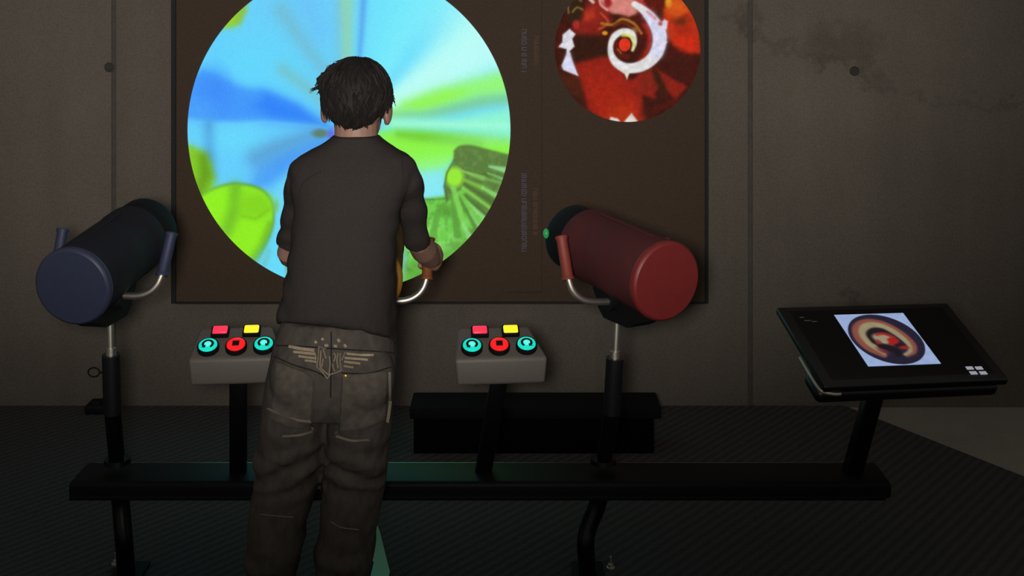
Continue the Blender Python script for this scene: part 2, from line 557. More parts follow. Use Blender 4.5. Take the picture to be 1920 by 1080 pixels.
# left blue wedge
p.poly([(612, 236), (560, 196), (520, 176), (490, 166), (465, 165), (440, 156), (405, 138), (380, 130), (345, 150), (345, 226), (390, 228), (440, 231), (470, 229), (520, 231), (600, 238)], (66, 150, 252), 9, .95)
p.poly([(612, 234), (560, 200), (500, 175), (480, 200), (510, 222), (600, 237)], (44, 126, 250), 12, .75)
p.blob(405, 170, 22, 34, (62, 136, 250), .9, .6)
p.blob(375, 205, 26, 16, (84, 170, 255), .9, .5)
p.stroke([(352, 226), (400, 232), (450, 234), (500, 229), (600, 238)], (120, 226, 255), 3, 6, .5)
p.poly([(600, 238), (470, 300), (480, 340), (560, 310), (640, 260)], (84, 160, 236), 22, .85)
p.poly([(610, 262), (520, 300), (470, 350), (520, 350), (600, 290)], (66, 146, 250), 16, .8)
p.stroke([(590, 250, 5), (540, 268, 12), (480, 290, 16)], (92, 158, 204), 9, 12, .7)
p.stroke([(392, 235, 9), (394, 290, 10), (398, 330, 8)], (74, 148, 214), 9, 10, .75)
p.blob(440, 262, 40, 22, (104, 222, 255), .8, .6)
p.blob(430, 320, 26, 30, (100, 206, 255), .9, .6)
p.poly([(575, 300), (520, 340), (500, 372), (524, 470), (545, 430), (545, 330)], (116, 220, 250), 14, .8)
p.blob(601, 250, 15, 8, (96, 128, 108), .45, .95)
p.blob(622, 252, 7, 12, (96, 92, 232), .6, .7)
# left greens
p.poly([(340, 268), (362, 274), (382, 284), (396, 306), (402, 332), (398, 356), (380, 372), (350, 360)], (132, 204, 40), 6, 1)
p.stroke([(382, 296, 9), (386, 330, 12), (376, 360, 10)], (96, 148, 30), 10, 9, .8)
p.poly(spline([(372, 372), (400, 352), (430, 343), (455, 343), (485, 350), (505, 366), (515, 392), (513, 425), (500, 460), (480, 496), (440, 500), (390, 430), (372, 372)], 5), (92, 150, 60), 2.5, .9)
p.poly(spline([(368, 374), (400, 356), (430, 347), (455, 347), (483, 354), (502, 369), (511, 392), (509, 424), (495, 458), (472, 494), (440, 505), (385, 440), (368, 374)], 5), (146, 240, 36), 3, 1)
p.stroke([(442, 352, 10), (440, 390, 12), (424, 430, 12)], (104, 176, 44), 11, 9, .75)
p.blob(478, 384, 34, 24, (132, 214, 34), .5, .9)
p.stroke([(455, 405), (480, 410), (505, 392)], (118, 184, 30), 2, 4, .6)
p.stroke([(506, 420, 5), (492, 462, 7), (474, 490, 8)], (104, 170, 40), 6, 6, .7)
p.blob(400, 400, 20, 40, (150, 246, 40), .9, .5)
p.blob(518, 386, 4, 10, (120, 190, 110), .6, .7)
p.poly([(352, 272), (354, 300), (366, 350), (380, 392), (372, 392), (350, 340)], (160, 236, 70), 4, .5)
p.poly([(405, -60), (468, -60), (466, -4), (462, 22), (452, 44), (436, 51), (412, 52), (395, 48)], (140, 196, 62), 5, 1)
p.poly([(415, 30), (440, 20), (440, 46), (418, 50)], (158, 222, 44), 8, .7)
p.poly([(470, 500), (520, 440), (540, 450), (548, 540), (500, 530)], (104, 222, 252), 8, .9)
p.stroke([(540, 505), (544, 540)], (112, 160, 110), 4, 3, .8)
p.stroke([(505, 470, 3), (495, 495, 4)], (120, 170, 150), 4, 5, .5)
# right: green rays
p.poly([(722, 214), (760, 190), (810, 170), (870, 152), (965, 128), (965, 178), (900, 186), (820, 204), (740, 222)], (150, 250, 118), 10, .95)
p.poly([(760, 196), (830, 172), (870, 172), (840, 190), (790, 206)], (150, 246, 70), 12, .8)
p.stroke([(740, 216, 6), (800, 216, 8), (850, 204, 9), (905, 190, 10), (960, 186, 9)], (124, 202, 140), 8, 8, .75)
p.poly([(735, 222), (850, 222), (965, 200), (965, 262), (850, 246), (720, 242)], (150, 254, 204), 10, .85)
p.stroke([(740, 232), (960, 236)], (176, 255, 226), 5, 6, .6)
p.poly([(706, 248), (742, 243), (850, 250), (965, 262), (965, 300), (850, 300), (790, 330), (706, 262)], (142, 246, 74), 8, 1)
p.stroke([(748, 252, 6), (790, 256, 9), (850, 262, 8), (900, 266, 6)], (112, 200, 52), 8, 7, .8)
p.blob(905, 262, 60, 10, (150, 240, 150), .9, .5)
p.poly([(778, 300), (850, 290), (842, 320), (800, 330)], (150, 252, 120), 14, .9)
p.poly([(775, 318), (835, 318), (840, 375), (790, 378)], (142, 238, 244), 12, .95)
# lower right: olive wing with light veins
p.poly([(796, 372), (836, 366), (836, 352), (965, 330), (965, 560), (600, 560), (575, 520), (610, 470), (660, 425), (720, 390), (770, 374)], (112, 206, 78), 2.5, 1)
k = p.n(26, 3); k2 = p.n(9, 8)
reg = p.dist_poly([(796, 374), (838, 370), (965, 340), (965, 560), (605, 560), (582, 520), (615, 472), (664, 428), (724, 393), (772, 376)], X, Y) < 0
p.mix(reg*np.clip((k-.48)*4, 0, .8), (92, 158, 58)); p.mix(reg*np.clip((.42-k)*5, 0, .7), (138, 226, 110)); p.mix(reg*np.clip((k2-.5)*2, 0, .4), (84, 140, 56))
p.poly(spline([(851, 282), (862, 273), (885, 272), (920, 281), (965, 292)], 5)+[(965, 420), (900, 400), (868, 352), (836, 380), (833, 348), (838, 322), (850, 304)], (92, 126, 62), 2, 1)
p.mix((p.dist_poly([(851, 276), (965, 290), (965, 420), (836, 380)], X, Y) < 0)*np.clip((k2-.45)*2, 0, .35), (120, 160, 84))
p.blob(852, 332, 17, 19, (152, 236, 58), .3, 1)
p.stroke([(851, 300), (838, 324), (833, 350), (838, 372)], (70, 100, 50), 1.2, 1.5, .8)
p.stroke([(836, 372), (815, 374), (797, 373)], (70, 120, 70), 1, 1.5, .7)
dk = (78, 112, 48)
for (x0, y0, x1, y1, w0, w1, cc) in ((872, 345, 955, 400, 2, 7, dk), (872, 366, 925, 420, 2, 6, dk), (862, 372, 900, 440, 2, 6, (88, 136, 54)), (880, 322, 960, 336, 1, 4, dk), (846, 366, 858, 440, 2, 7, (96, 160, 64)), (905, 395, 930, 425, 2, 5, dk), (820, 400, 806, 470, 4, 9, (100, 172, 66)),
        (860, 318, 906, 334, 1, 4, (146, 214, 96)), (918, 312, 962, 322, 2, 7, (150, 222, 150)), (868, 336, 905, 352, 2, 4, (128, 196, 70)),
        (905, 352, 950, 378, 3, 6, (140, 220, 110)), (868, 352, 930, 398, 3, 3, (134, 214, 84)), (875, 378, 925, 424, 2, 5, (146, 224, 130)),
        (862, 360, 900, 420, 3, 4, (120, 200, 80)), (850, 352, 872, 430, 5, 5, (130, 214, 90)), (868, 420, 886, 455, 2, 7, (150, 226, 140)),
        (890, 330, 960, 348, 2, 3, (122, 178, 84)), (915, 325, 955, 340, 1, 3, (136, 210, 130)), (882, 400, 908, 440, 1, 4, (132, 206, 120))):
    p.stroke([(x0, y0, w0), (x1, y1, w1)], cc, 3, 1.7, .9)
p.stroke([(812, 460, 5), (832, 490, 8)], (150, 226, 120), 5, 3, .8)
p.stroke([(748, 455, 8), (756, 485, 8), (752, 525, 4)], (130, 210, 200), 6, 5, .85)
p.poly([(738, 400), (746, 402), (760, 440), (738, 470)], (140, 240, 72), 6, .8)
p.poly([(760, 500), (830, 470), (870, 440), (840, 520), (760, 560)], (92, 150, 60), 12, .6)
g = (rng.rand(len(X))-.5)*7
p.c += g[:, None]
put_colours(me, p.linear())
dd = link('projected_disc', me, attr_emit('blue_green_projection', .98), scr, smooth=False)
tag(dd, 'bright projected disc of blue rays and lime leaves')

# red spiral picture
me, X, Y = disc_mesh(1176.5, 92, 136.5, 150, 480, to_screen(.002))
p = Paint(X, Y, (58, 24, 16))
k = p.n(16, 21); k2 = p.n(7, 31)
p.mix(np.clip((k-.45)*2.5, 0, .6), (92, 24, 16))
bt = dict(soft=4)
p.poly([(1078, 118), (1110, 108), (1142, 104), (1160, 128), (1176, 150), (1222, 130), (1232, 160), (1228, 182), (1206, 180), (1200, 226), (1180, 236), (1140, 230), (1104, 205), (1090, 160)], (150, 34, 22), 4, 1, warp=5, seed=3)
p.poly([(1100, 130), (1150, 150), (1180, 175), (1206, 226), (1140, 234), (1105, 205)], (166, 38, 20), 12, .7)
p.poly([(1150, 196), (1186, 196), (1200, 232), (1130, 232)], (186, 54, 20), 12, .7)
p.poly([(1206, 134), (1222, 128), (1240, 160), (1218, 172), (1190, 176)], (120, 36, 24), 6, .8)
p.poly([(1232, 130), (1288, 162), (1268, 185), (1250, 172)], (140, 34, 22), 3, 1)
p.poly([(1222, 134), (1232, 132), (1252, 172), (1240, 178)], (54, 30, 16), 4, .9)
p.poly([(1040, 130), (1060, 140), (1085, 144), (1094, 186), (1070, 175), (1048, 155)], (74, 34, 20), 5, .9)
p.poly([(1240, 40), (1250, -10), (1290, -30), (1310, 40), (1314, 98), (1290, 98), (1262, 86), (1252, 70)], (186, 48, 20), 4, 1, warp=4, seed=5)
p.poly([(1246, 20), (1258, -10), (1280, -20), (1290, 20), (1268, 36)], (214, 92, 26), 7, .9)
p.blob(1253, 4, 6, 9, (224, 160, 40), .5, .9)
p.poly([(1262, 66), (1306, 70), (1310, 98), (1276, 94)], (206, 44, 22), 6, .9)
p.blob(1278, 40, 13, 9, (92, 40, 18), .6, .8, warp=.8); p.blob(1286, 56, 20, 8, (150, 34, 20), .7, .6, warp=1)
p.poly([(1236, 100), (1310, 104), (1300, 150), (1268, 150), (1236, 126)], (66, 24, 18), 5, .9)
p.poly([(1202, -50), (1240, -50), (1242, 12), (1226, 26), (1200, 6)], (92, 26, 16), 4, 1)
# top left knots
p.poly([(1070, 60), (1094, 20), (1118, -10), (1146, 0), (1150, 40), (1120, 62), (1100, 70)], (142, 34, 26), 5, .9, warp=8, seed=9)
p.poly([(1096, 22), (1112, 16), (1116, 34), (1096, 40)], (196, 60, 36), 6, .8)
p.blob(1078, 18, 15, 24, (48, 34, 20), .3, 1); p.stroke(spline([(1066, 24), (1066, 8), (1078, -4), (1090, 2)]), (150, 120, 66), 1.4, 1.5, .8)
p.stroke(spline([(1074, 22), (1082, 14), (1092, 18)]), (164, 120, 48), 1.6, 1.5, .8); p.blob(1080, 46, 6, 8, (176, 48, 44), .4, .9)
p.poly([(1078, 64), (1120, 66), (1150, 84), (1140, 104), (1078, 116), (1072, 90)], (50, 26, 16), 6, .95)
p.stroke([(1104, -4), (1112, 4)], (226, 206, 190), 3, 1.5, .9)
p.stroke(spline([(1126, 24), (1140, 40), (1132, 50), (1124, 54)]), (196, 84, 50), 2, 1.6, .8)
p.stroke(spline([(1128, 44), (1150, 46), (1166, 36), (1188, 44), (1202, 62)]), (184, 128, 44), 2.6, 1.6, .85)
p.stroke(spline([(1152, 48), (1166, 42), (1182, 50), (1196, 62)]), (110, 44, 20), 3, 1.6, .8)
p.blob(1134, 62, 5, 4, (226, 160, 36), .4, .95); p.blob(1190, 56, 6, 5, (150, 100, 60), .5, .8)
# pink and white tops
p.poly([(1128, -40), (1176, -40), (1190, 6), (1198, 24), (1180, 32), (1150, 24), (1134, 14), (1124, -4)], (214, 132, 122), 3, 1, warp=4, seed=2)
p.blob(1140, 4, 8, 10, (150, 30, 32), .4, .95, warp=.7); p.stroke(spline([(1124, -10), (1126, 8), (1138, 18)]), (226, 170, 160), 2, 1.4, .9)
p.poly([(1180, -40), (1202, -40), (1206, 6), (1226, 30), (1238, 44), (1220, 46), (1190, 10)], (196, 70, 66), 3, .8, warp=6, seed=6)
p.poly([(1203, 44), (1214, 44), (1222, 64), (1222, 84), (1208, 112), (1196, 116), (1212, 90), (1214, 66)], (178, 36, 24), 4, .9)
# the white spiral
sp_ = spline([(1186, 94, 2), (1190, 80, 4), (1184, 64, 7), (1168, 59, 6), (1152, 68, 6), (1145, 84, 5), (1146, 102, 6), (1156, 118, 8), (1174, 127, 9), (1196, 126, 10), (1216, 116, 11), (1230, 100, 12), (1236, 82, 12.5), (1236, 62, 13), (1226, 42, 11), (1210, 22, 8), (1190, 8, 6)], 6)
p.stroke(sp_, (226, 226, 226), 8, 1.6, 1)
p.stroke([q for q in sp_ if q[0] > 1215 and q[1] < 100], (214, 214, 252), 6, 5, .7)
p.stroke(spline([(1186, 94, 1.5), (1188, 80, 2), (1182, 68, 2.5), (1168, 66, 3)]), (214, 220, 90), 3, 2, .9)
p.poly([(1160, 130), (1176, 134), (1192, 130), (1180, 137), (1175.5, 149), (1171, 139)], (232, 226, 214), 1.5, 1)
p.poly([(1236, 64), (1244, 76), (1251, 78), (1240, 90)], (226, 222, 240), 1.5, 1); p.poly([(1236, 46), (1246, 36), (1252, 40), (1250, 54), (1240, 62)], (226, 220, 236), 1.5, 1)
p.blob(1238, 44, 4, 4, (190, 60, 54), .6, .8); p.stroke([(1214, 22, 2), (1228, 34, 3)], (206, 120, 112), 2, 2, .7)
p.blob(1171, 84, 11, 12.5, (222, 52, 30), .12, 1)
p.stroke(spline([(1156, 80, 3), (1156, 92, 4), (1162, 102, 5), (1176, 106, 5)]), (96, 26, 16), 4, 2, .95); p.stroke([(1158, 92), (1164, 99)], (176, 116, 66), 1.5, 1.5, .7)
# white outline of a profile at left, white teeth at the bottom
p.poly([(1068, 54), (1079, 64), (1073, 73), (1077, 87), (1068, 96), (1073, 114), (1084, 142), (1070, 137), (1056, 131), (1053, 123), (1062, 102), (1062, 92), (1047, 88), (1054, 79), (1055, 65)], (222, 222, 232), 1.4, 1)
p.poly([(1062, 100), (1070, 100), (1082, 140), (1054, 126)], (214, 216, 252), 3, .6)
p.poly([(1145, 219), (1158, 222), (1166, 232), (1140, 230)], (226, 216, 206), 1.4, 1); p.poly([(1170, 228), (1184, 212), (1196, 228), (1186, 234)], (226, 216, 206), 1.4, 1)
p.c *= (.90+.2*k2[:, None]); p.c += ((rng.rand(len(X))-.5)*10)[:, None]
put_colours(me, p.linear())
dd = link('projected_spiral', me, attr_emit('red_spiral_projection', .95), scr, smooth=False)
tag(dd, 'projected red disc with a white spiral')


def glyph_column(px, y0, y1, w, m, seed, name):
    """a column of lettering too dim and small to read: upright strokes turned a quarter"""
    r = random.Random(seed); mb = MB(); y = y1
    def bar(ax, ay, bx, by, t=1.1):
        a, b = P(ax, ay, DS-.003), P(bx, by, DS-.003)
        d = (b-a); nrm = Vector((d.z, 0, -d.x)).normalized()*(t/F*DS*.5)
        mb.add([a+nrm, b+nrm, b-nrm, a-nrm], [(0, 1, 2, 3)])
    while y > y0+5:
        k = r.choice('onilraseu '); hgt = w
        if k == ' ': y -= 3.5; continue
        if k in 'il': bar(px-hgt*.5, y, px+hgt*.5, y); y -= 3.5; continue
        if k in 'nur': bar(px-hgt*.3, y, px+hgt*.5, y); bar(px-hgt*.3, y-5, px+hgt*.5, y-5); bar(px-hgt*.3 if k != 'u' else px+hgt*.5, y, px-hgt*.3 if k != 'u' else px+hgt*.5, y-5)
        else:
            bar(px-hgt*.3, y, px+hgt*.5, y-.5); bar(px-hgt*.3, y-5, px+hgt*.5, y-4.5); bar(px-hgt*.3, y, px-hgt*.3, y-5); bar(px+hgt*.5, y, px+hgt*.5, y-5)
            if k in 'aes': bar(px+hgt*.1, y, px+hgt*.1, y-5)
        y -= 7.5
    mb.build(name, m, scr, smooth=False)
glyph_column(982, 48, 134, 10, M_textblue, 3, 'lettering')
glyph_column(982, 318, 474, 10, M_textblue, 5, 'lettering')
glyph_column(1005, 62, 120, 9, M_textbrown, 8, 'lettering')
glyph_column(1003, 352, 440, 9, M_textbrown, 9, 'lettering')
for (xa, ya, xb, yb) in ((1015, 0, 1016, 547), (950, 547, 1016, 548.2)):
    a, b = P(xa, ya, DS), P(xb, yb, DS)
    add_mesh('guide_line', box(a.x, b.x, DS-.0015, DS+.001, b.z, a.z, 0), M_dim, scr)

# ------------------------------------------------------------------ the long stand: beam and legs
bx0, bx1 = -1.118, .957
yf, yb, zt, zb = 2.952, 3.085, .266, .222
st = thing('exhibit_stand', 'long low black beam on bent legs that carries the viewers and control boxes', 'stand', (-.08, 3.02, 0))
add_mesh('beam', box(bx0, bx1, yf, yb, zb, zt, .012, 4), mat('satin_black_beam', (34, 34, 35), .5, var=.08, spec=.12), st, sharp=60)
MB().tube([(bx0+.03, yb-.006, zt-.0046), (bx1-.03, yb-.006, zt-.0046)], .0042, 10).build('edge_highlight_strip', mat('highlight_strip_metal', (120, 120, 122), .3, metal=1.0, var=.05), st)  # strip added to catch a bright highlight along the beam's back edge
add_mesh('beam_strip', box(bx0+.004, bx1-.016, yf-.004, yf+.02, zb-.001, zb+.012, .003, 2), M_blackmat, st)
legs = [[(224, 920, 3.02), (227, 950, 3.02), (232, 1010, 3.0), (236, 1060, 3.0), (237, 1094, 3.0)],
        [(664, 920, 3.02), (663, 950, 3.02), (662, 1010, 3.0), (664, 1060, 3.0), (665, 1094, 3.0)],
        [(1126, 920, 3.02), (1119, 950, 3.02), (1103, 990, 3.01), (1098, 1020, 3.0), (1101, 1060, 3.0), (1103, 1094, 3.0)]]
for pts in legs:
    pp = [P(*q) for q in spline(pts, 5)]
    for q in pp: q.z = max(q.z, .004)
    MB().tube(pp, .0225, 18).build('leg', M_black, st)
    b = pp[-1]
    add_mesh('foot_plate', box(b.x-.04, b.x+.04, b.y-.12, b.y+.075, .0, .010, .003, 2), M_blackmat, st)
for px in (217, 680, 1145):
    q = P(px, 1067, 3.053); z = .010 if px == 217 else .0
    T = Matrix.Translation((q.x, q.y, z))
    MB().lathe([(.0, .011), (.004, .011), (.0045, .007), (.012, .0065), (.0125, .0032), (.031, .003), (.032, .002)], 14, 'Z', T).build('bolt', M_chrome, st)


# ------------------------------------------------------------------ the viewers
def scope(name, label, Cc, Rr, cap_c, tube_c, grip_c, post, hz=-.032, roll=0.0, span=.153, rc=.0965):
    Cc, Rr = Vector(Cc), Vector(Rr)
    piv = Cc.lerp(Rr, .43)
    d = (Rr-Cc); Ln = d.length; d.normalize()
    yaw = math.atan2(-d.x, d.y)
    right = d.cross(Vector((0, 0, 1))).normalized(); up = right.cross(d).normalized()
    A = Matrix(((right.x, d.x, up.x, Cc.x), (right.y, d.y, up.y, Cc.y), (right.z, d.z, up.z, Cc.z), (0, 0, 0, 1)))   # axis frame, Y along the barrel
    Hm = Matrix.Translation(piv) @ Matrix.Rotation(yaw, 4, 'Z')                                                     # level frame at the pivot
    base = P(*post[-1])
    t = thing(name, label, 'viewer', (base.x, base.y, zt))
    rt = rc*.972
    mt = mat(name+'_barrel', tube_c, .62, var=.06, scale=30, spec=.25)
    mc = mat(name+'_cap', cap_c, .5, var=.05, scale=60)
    mg = mat(name+'_grip', grip_c, .6, var=.06, scale=60)
    body = MB().lathe([(.012, rt*.99), (.014, rt), (Ln*.5, rt*.985), (Ln-.10, rt*.965), (Ln-.095, rt*.99), (Ln-.054, rt*.985), (Ln-.05, rt*.95), (Ln-.05, rt*.86), (Ln-.07, rt*.85)], 48, 'Y', A).build('barrel', mt, t)
    ridge = MB().tube([A @ Vector((.0, y_, rt*.992)) for y_ in (.06, Ln*.5, Ln-.11)], .0035, 8).build('seam_ridge', mt, body)
    cap = MB().lathe([(-.004, rc*.2), (-.004, rc*.93), (0, rc*.985), (.004, rc), (.013, rc), (.016, rc*.99), (.016, rt*.97)], 56, 'Y', A).build('end_cap', mc, t)
    nose = MB().lathe([(Ln-.07, rt*.84), (Ln-.045, rt*.93), (Ln+.022, rt*.92), (Ln+.03, rt*.88), (Ln+.03, rt*.6), (Ln+.018, rt*.55)], 40, 'Y', A).build('lens_ring', M_blackmat, t)
    MB().lathe([(Ln+.014, .002), (Ln+.017, rt*.3), (Ln+.015, rt*.56)], 32, 'Y', A).build('lens', mat(name+'_lens_glass', (10, 14, 18), .05, spec=.8), nose)
    Hr = Hm @ Matrix.Rotation(roll, 4, 'Y')
    # bracket under the barrel
    zb_ = -.148
    prof = [(-.105, -.088), (-.02, -.05), (.10, -.055), (.10, -.085), (.085, -.105), (.075, -.128), (.05, zb_), (-.055, zb_), (-.10, -.125)]
    br = MB().prism(prof, -.034, .034, 'X', Hm).build('bracket', M_blackmat, t, sharp=25)
    MB().lathe([(-.05, .018), (-.05, .026), (.05, .026), (.05, .018)], 20, 'Y', Hm @ Matrix.Translation((0, .01, -.094)) @ Matrix.Rotation(math.pi/2, 4, 'Z')).build('pivot_hub', M_blackmat, br)
    # handles
    grips = []
    for s in (-1, 1):
        zz = hz-.052
        pts = [Hr @ Vector(q) for q in spline([(s*.03, .005, zz), (s*(span-.061), .005, zz), (s*(span-.029), .008, zz+.010), (s*(span-.009), .013, zz+.03), (s*(span+.001), .02, zz+.058)], 5)]
        MB().tube(pts, .0085, 14).build('handle_tube', M_chrome, t)
        g0, g1 = Hr @ Vector((s*span, .0185, zz+.050)), Hr @ Vector((s*(span+.006), .062, zz+.149))
        gd = (g1-g0)
        gpts = [g0+gd*k_ for k_ in (0, .03, .05, .1, .5, .9, .97, 1.0)]
        MB().tube(gpts, [.0155, .0165, .0155, .0135, .0138, .0135, .0165, .0155], 18).build('grip', mg, t)
        grips.append((g0, g1))
    # post: chrome pole, collar, sleeve, lower tube
    top = P(*post[0]); pc = P(*post[1]); ps = P(*post[2]); pb = base
    top = Vector((pc.x+(piv.x-pc.x)*.25, pc.y, piv.z+zb_+.01))
    MB().tube([pc-Vector((0, 0, .02)), top], .0082, 16).build('pole', M_chrome, t)
    MB().tube([pc-Vector((0, 0, .006)), pc+Vector((0, 0, .013))], .0125, 18).build('collar', M_chrome, t)
    slv = MB().tube([pc-Vector((0, 0, .004)), ps], .0222, 22).build('sleeve', M_sleeve, t)
    MB().tube(spline([tuple(ps+Vector((0, 0, .01))), tuple(ps.lerp(pb, .5)), tuple(pb)], 4), .0205, 20).build('post', M_black, t)
    MB().tube([pb, pb+Vector((0, 0, .012))], [.034, .032], 22).build('flange', M_black, t)
    return t, piv, yaw, grips, slv, nose, A, Ln


blue = scope('scope_viewer', 'dark blue barrel viewer with blue end cap on the post at the left', (-1.049, 2.80, .796), (-.991, 3.15, .856),
             (72, 80, 112), (40, 41, 52), (66, 76, 116), [(208, 600, 2.97), (208, 662, 2.97), (211, 775, 2.98), (220, 868, 3.02)], span=.144)
red = scope('scope_viewer', 'dark red barrel viewer with bright red end cap beside the right control box', (.369, 2.80, .809), (.176, 3.15, .838),
            (176, 56, 54), (110, 54, 56), (190, 78, 62), [(1157, 600, 2.97), (1153, 668, 2.97), (1147, 775, 2.98), (1131, 868, 3.02)], hz=-.048, roll=math.radians(7))
yel = scope('scope_viewer', 'yellow viewer with orange handle grips, mostly hidden behind the boy', (-.362, 2.85, .800), (-.386, 3.22, .830),
            (206, 148, 44), (150, 110, 50), (190, 104, 50), [(676, 600, 2.97), (674, 665, 2.97), (672, 775, 2.98), (668, 868, 3.02)], hz=-.056)
# ring pin on the blue post, glowing green dot on the red lens ring
q = P(176, 698, 2.97)
mb = MB()
mb.tube([(q.x+.0145*math.cos(a), q.y, q.z+.0115*math.sin(a)) for a in np.linspace(0, 2*math.pi, 17)], .0022, 8)
mb.tube([(q.x+.013, q.y, q.z-.001), P(198, 697, 2.97)], .0025, 8)
mb.build('ring_pin', M_blackmat, blue[0])
A, Ln = red[6], red[7]
mb = MB().ell(A @ Vector((-.088, Ln+.018, .018)), (.008, .012, .013))
mb.build('green_dot', mat('glowing_green_dot', (30, 110, 60), .3, emit=(30, 120, 62), estr=.8), red[0])

# ------------------------------------------------------------------ control boxes
M_cyan = mat('lit_cyan_lens', (10, 120, 110), .3, emit=(16, 214, 190), estr=1.0)
M_cyan_in = mat('lit_cyan_core', (10, 120, 110), .3, emit=(96, 246, 232), estr=1.0)
M_redl = mat('lit_red_lens', (150, 10, 10), .3, emit=(246, 26, 30), estr=1.0)
M_pinkl = mat('lit_rose_lens', (150, 20, 40), .3, emit=(250, 52, 84), estr=1.0)
M_yell = mat('lit_yellow_lens', (150, 120, 20), .3, emit=(255, 224, 40), estr=1.15)
M_sym = mat('black_symbol', (8, 16, 16), .6)


def control_box(label, loc, rz, stalk_base):
    t = thing('control_box', label, 'control box', loc, rz, 'control boxes on the beam', local=True)
    W0, W1, dep, h0, h1, sk = .1185, .092, .05, .066, .118, .012
    me = hexa([(-W0*.94, -dep, 0), (W0*.94, -dep, 0), (W1*.96-sk, dep, 0), (-W1*.96-sk, dep, 0), (-W0, -dep, h0), (W0, -dep, h0), (W1-sk, dep, h1), (-W1-sk, dep, h1)], .009, 4)
    add_mesh('housing', me, M_grey, t, sharp=60)
    sl = math.atan2(h1-h0, 2*dep)
    S = Matrix.Translation((0, -dep, h0)) @ Matrix.Rotation(sl, 4, 'X')
    def round_button(x, v, m, core, sym):
        T = S @ Matrix.Translation((x, v, 0))
        b = MB().lathe([(-.002, .027), (.011, .027), (.0135, .0255), (.0135, .0235), (.012, .023)], 36, 'Z', T).build('button', M_blackmat, t)
        MB().lathe([(.010, .0232), (.0140, .0228), (.0158, .020), (.0168, .012), (.0171, .0005)], 36, 'Z', T).build('lens', m, b)
        zz = .0174
        if core:
            MB().lathe([(zz-.001, .0088), (zz, .0086), (zz+.0002, .0005)], 24, 'Z', T).build('lens_core', core, b)
        mb = MB()
        if sym == 'stop':
            mb.prism([(-.0085, -.0085), (.0085, -.0085), (.0085, .0085), (-.0085, .0085)], zz-.0006, zz+.0004, 'Z', T)
        else:
            s = 1 if sym == 'cw' else -1
            a0, a1 = math.radians(236), math.radians(-36)
            ring = [(a0+(a1-a0)*i/22) for i in range(23)]
            ri, ro = .0088, .0152
            if s < 0: ring = [math.pi-a for a in ring]
            vs = [(ri*math.cos(a), ri*math.sin(a), zz+.0002) for a in ring]+[(ro*math.cos(a), ro*math.sin(a), zz-.0002) for a in ring]
            n = len(ring)
            mb.add(vs, [(i, i+1, n+i+1, n+i) for i in range(n-1)], T)
            a = ring[-1]; tdir = -1 if s > 0 else 1
            c_, s_ = math.cos(a), math.sin(a)
            tx, ty = -s_*tdir, c_*tdir
            tip = (.0118*c_+tx*.0075, .0118*s_+ty*.0075, zz)
            mb.add([(.0050*c_, .0050*s_, zz+.0003), (.0190*c_, .0190*s_, zz-.0004), tip], [(0, 1, 2)], T)
        mb.build('symbol', M_sym, b, smooth=False)
    def square_button(x, v, m):
        T = S @ Matrix.Translation((x, v, 0))
        b = add_mesh('button', box(-.0225, .0225, -.0165, .0165, -.002, .012, .003, 2), M_blackmat, t, M=T)
        add_mesh('lens', box(-.0185, .0185, -.0128, .0128, .006, .0165, .004, 3), m, b, M=T)
    round_button(-.0720, .036, M_cyan, M_cyan_in, 'ccw')
    round_button(-.003, .036, M_redl, None, 'stop')
    round_button(.0660, .036, M_cyan, M_cyan_in, 'cw')
    square_button(-.0490, .089, M_pinkl)
    square_button(.0300, .089, M_yell)
    inv = (Matrix.Translation(loc) @ Matrix.Rotation(rz, 4, 'Z')).inverted()
    sb = inv @ Vector(stalk_base)
    w, d_ = .0215, .012
    me = hexa([(sb.x-w, sb.y-d_, sb.z), (sb.x+w, sb.y-d_, sb.z), (sb.x+w, sb.y+d_, sb.z), (sb.x-w, sb.y+d_, sb.z),
               (-w, .0-d_, .004), (w, .0-d_, .004), (w, .0+d_, .004), (-w, d_, .004)], .003, 2)
    add_mesh('stalk', me, M_black, t)
    return t


zbx = CAMH-(722+15)/F*2.93
q = P(447, 870, 3.025); q.z = zt-.001
control_box('grey control box with five lit buttons directly left of the boy', (P(447, 0, 2.98).x, 2.98, zbx), .095, q)
q = P(906, 870, 3.025); q.z = zt-.001
control_box('grey control box with five lit buttons between the boy and the red viewer', (P(937, 0, 2.98).x, 2.98, zbx), .095, q)

# ------------------------------------------------------------------ touch screen console
cc = Vector((.9499, 2.95, .6202))
R3 = Matrix.Rotation(.1938, 4, 'Z') @ Matrix.Rotation(.4019, 4, 'X') @ Matrix.Rotation(.033, 4, 'Y')
K = Matrix.Translation(cc) @ R3
hw, hh = .2445, .1488
sbase = P(1598, 868, 3.02)
con = thing('touch_screen_console', 'tilted black touch screen console showing a framed spiral picture, at the right', 'touch screen', (sbase.x, sbase.y, zt))
M_bezel = mat('black_bezel', (15, 15, 16), .38, var=.05)
M_glass = mat('dark_screen_glass', (13, 13, 14), .22, var=.05, spec=.5)
add_mesh('bezel', box(-hw, hw, -hh, hh, -.020, .0, .006, 3), M_bezel, con, M=K, sharp=60)
add_mesh('screen_glass', box(-hw+.028, hw-.028, -hh+.022, hh-.020, -.004, .0012, .0006, 1), M_glass, con, M=K)
add_mesh('housing', box(-hw-.010, hw-.014, -hh+.002, -hh+.085, -.058, -.0205, .016, 4), M_bezel, con, M=K, sharp=60)
add_mesh('rear_housing', box(-hw+.06, hw-.06, -hh+.07, hh-.05, -.055, -.0205, .012, 3), M_bezel, con, M=K, sharp=60)
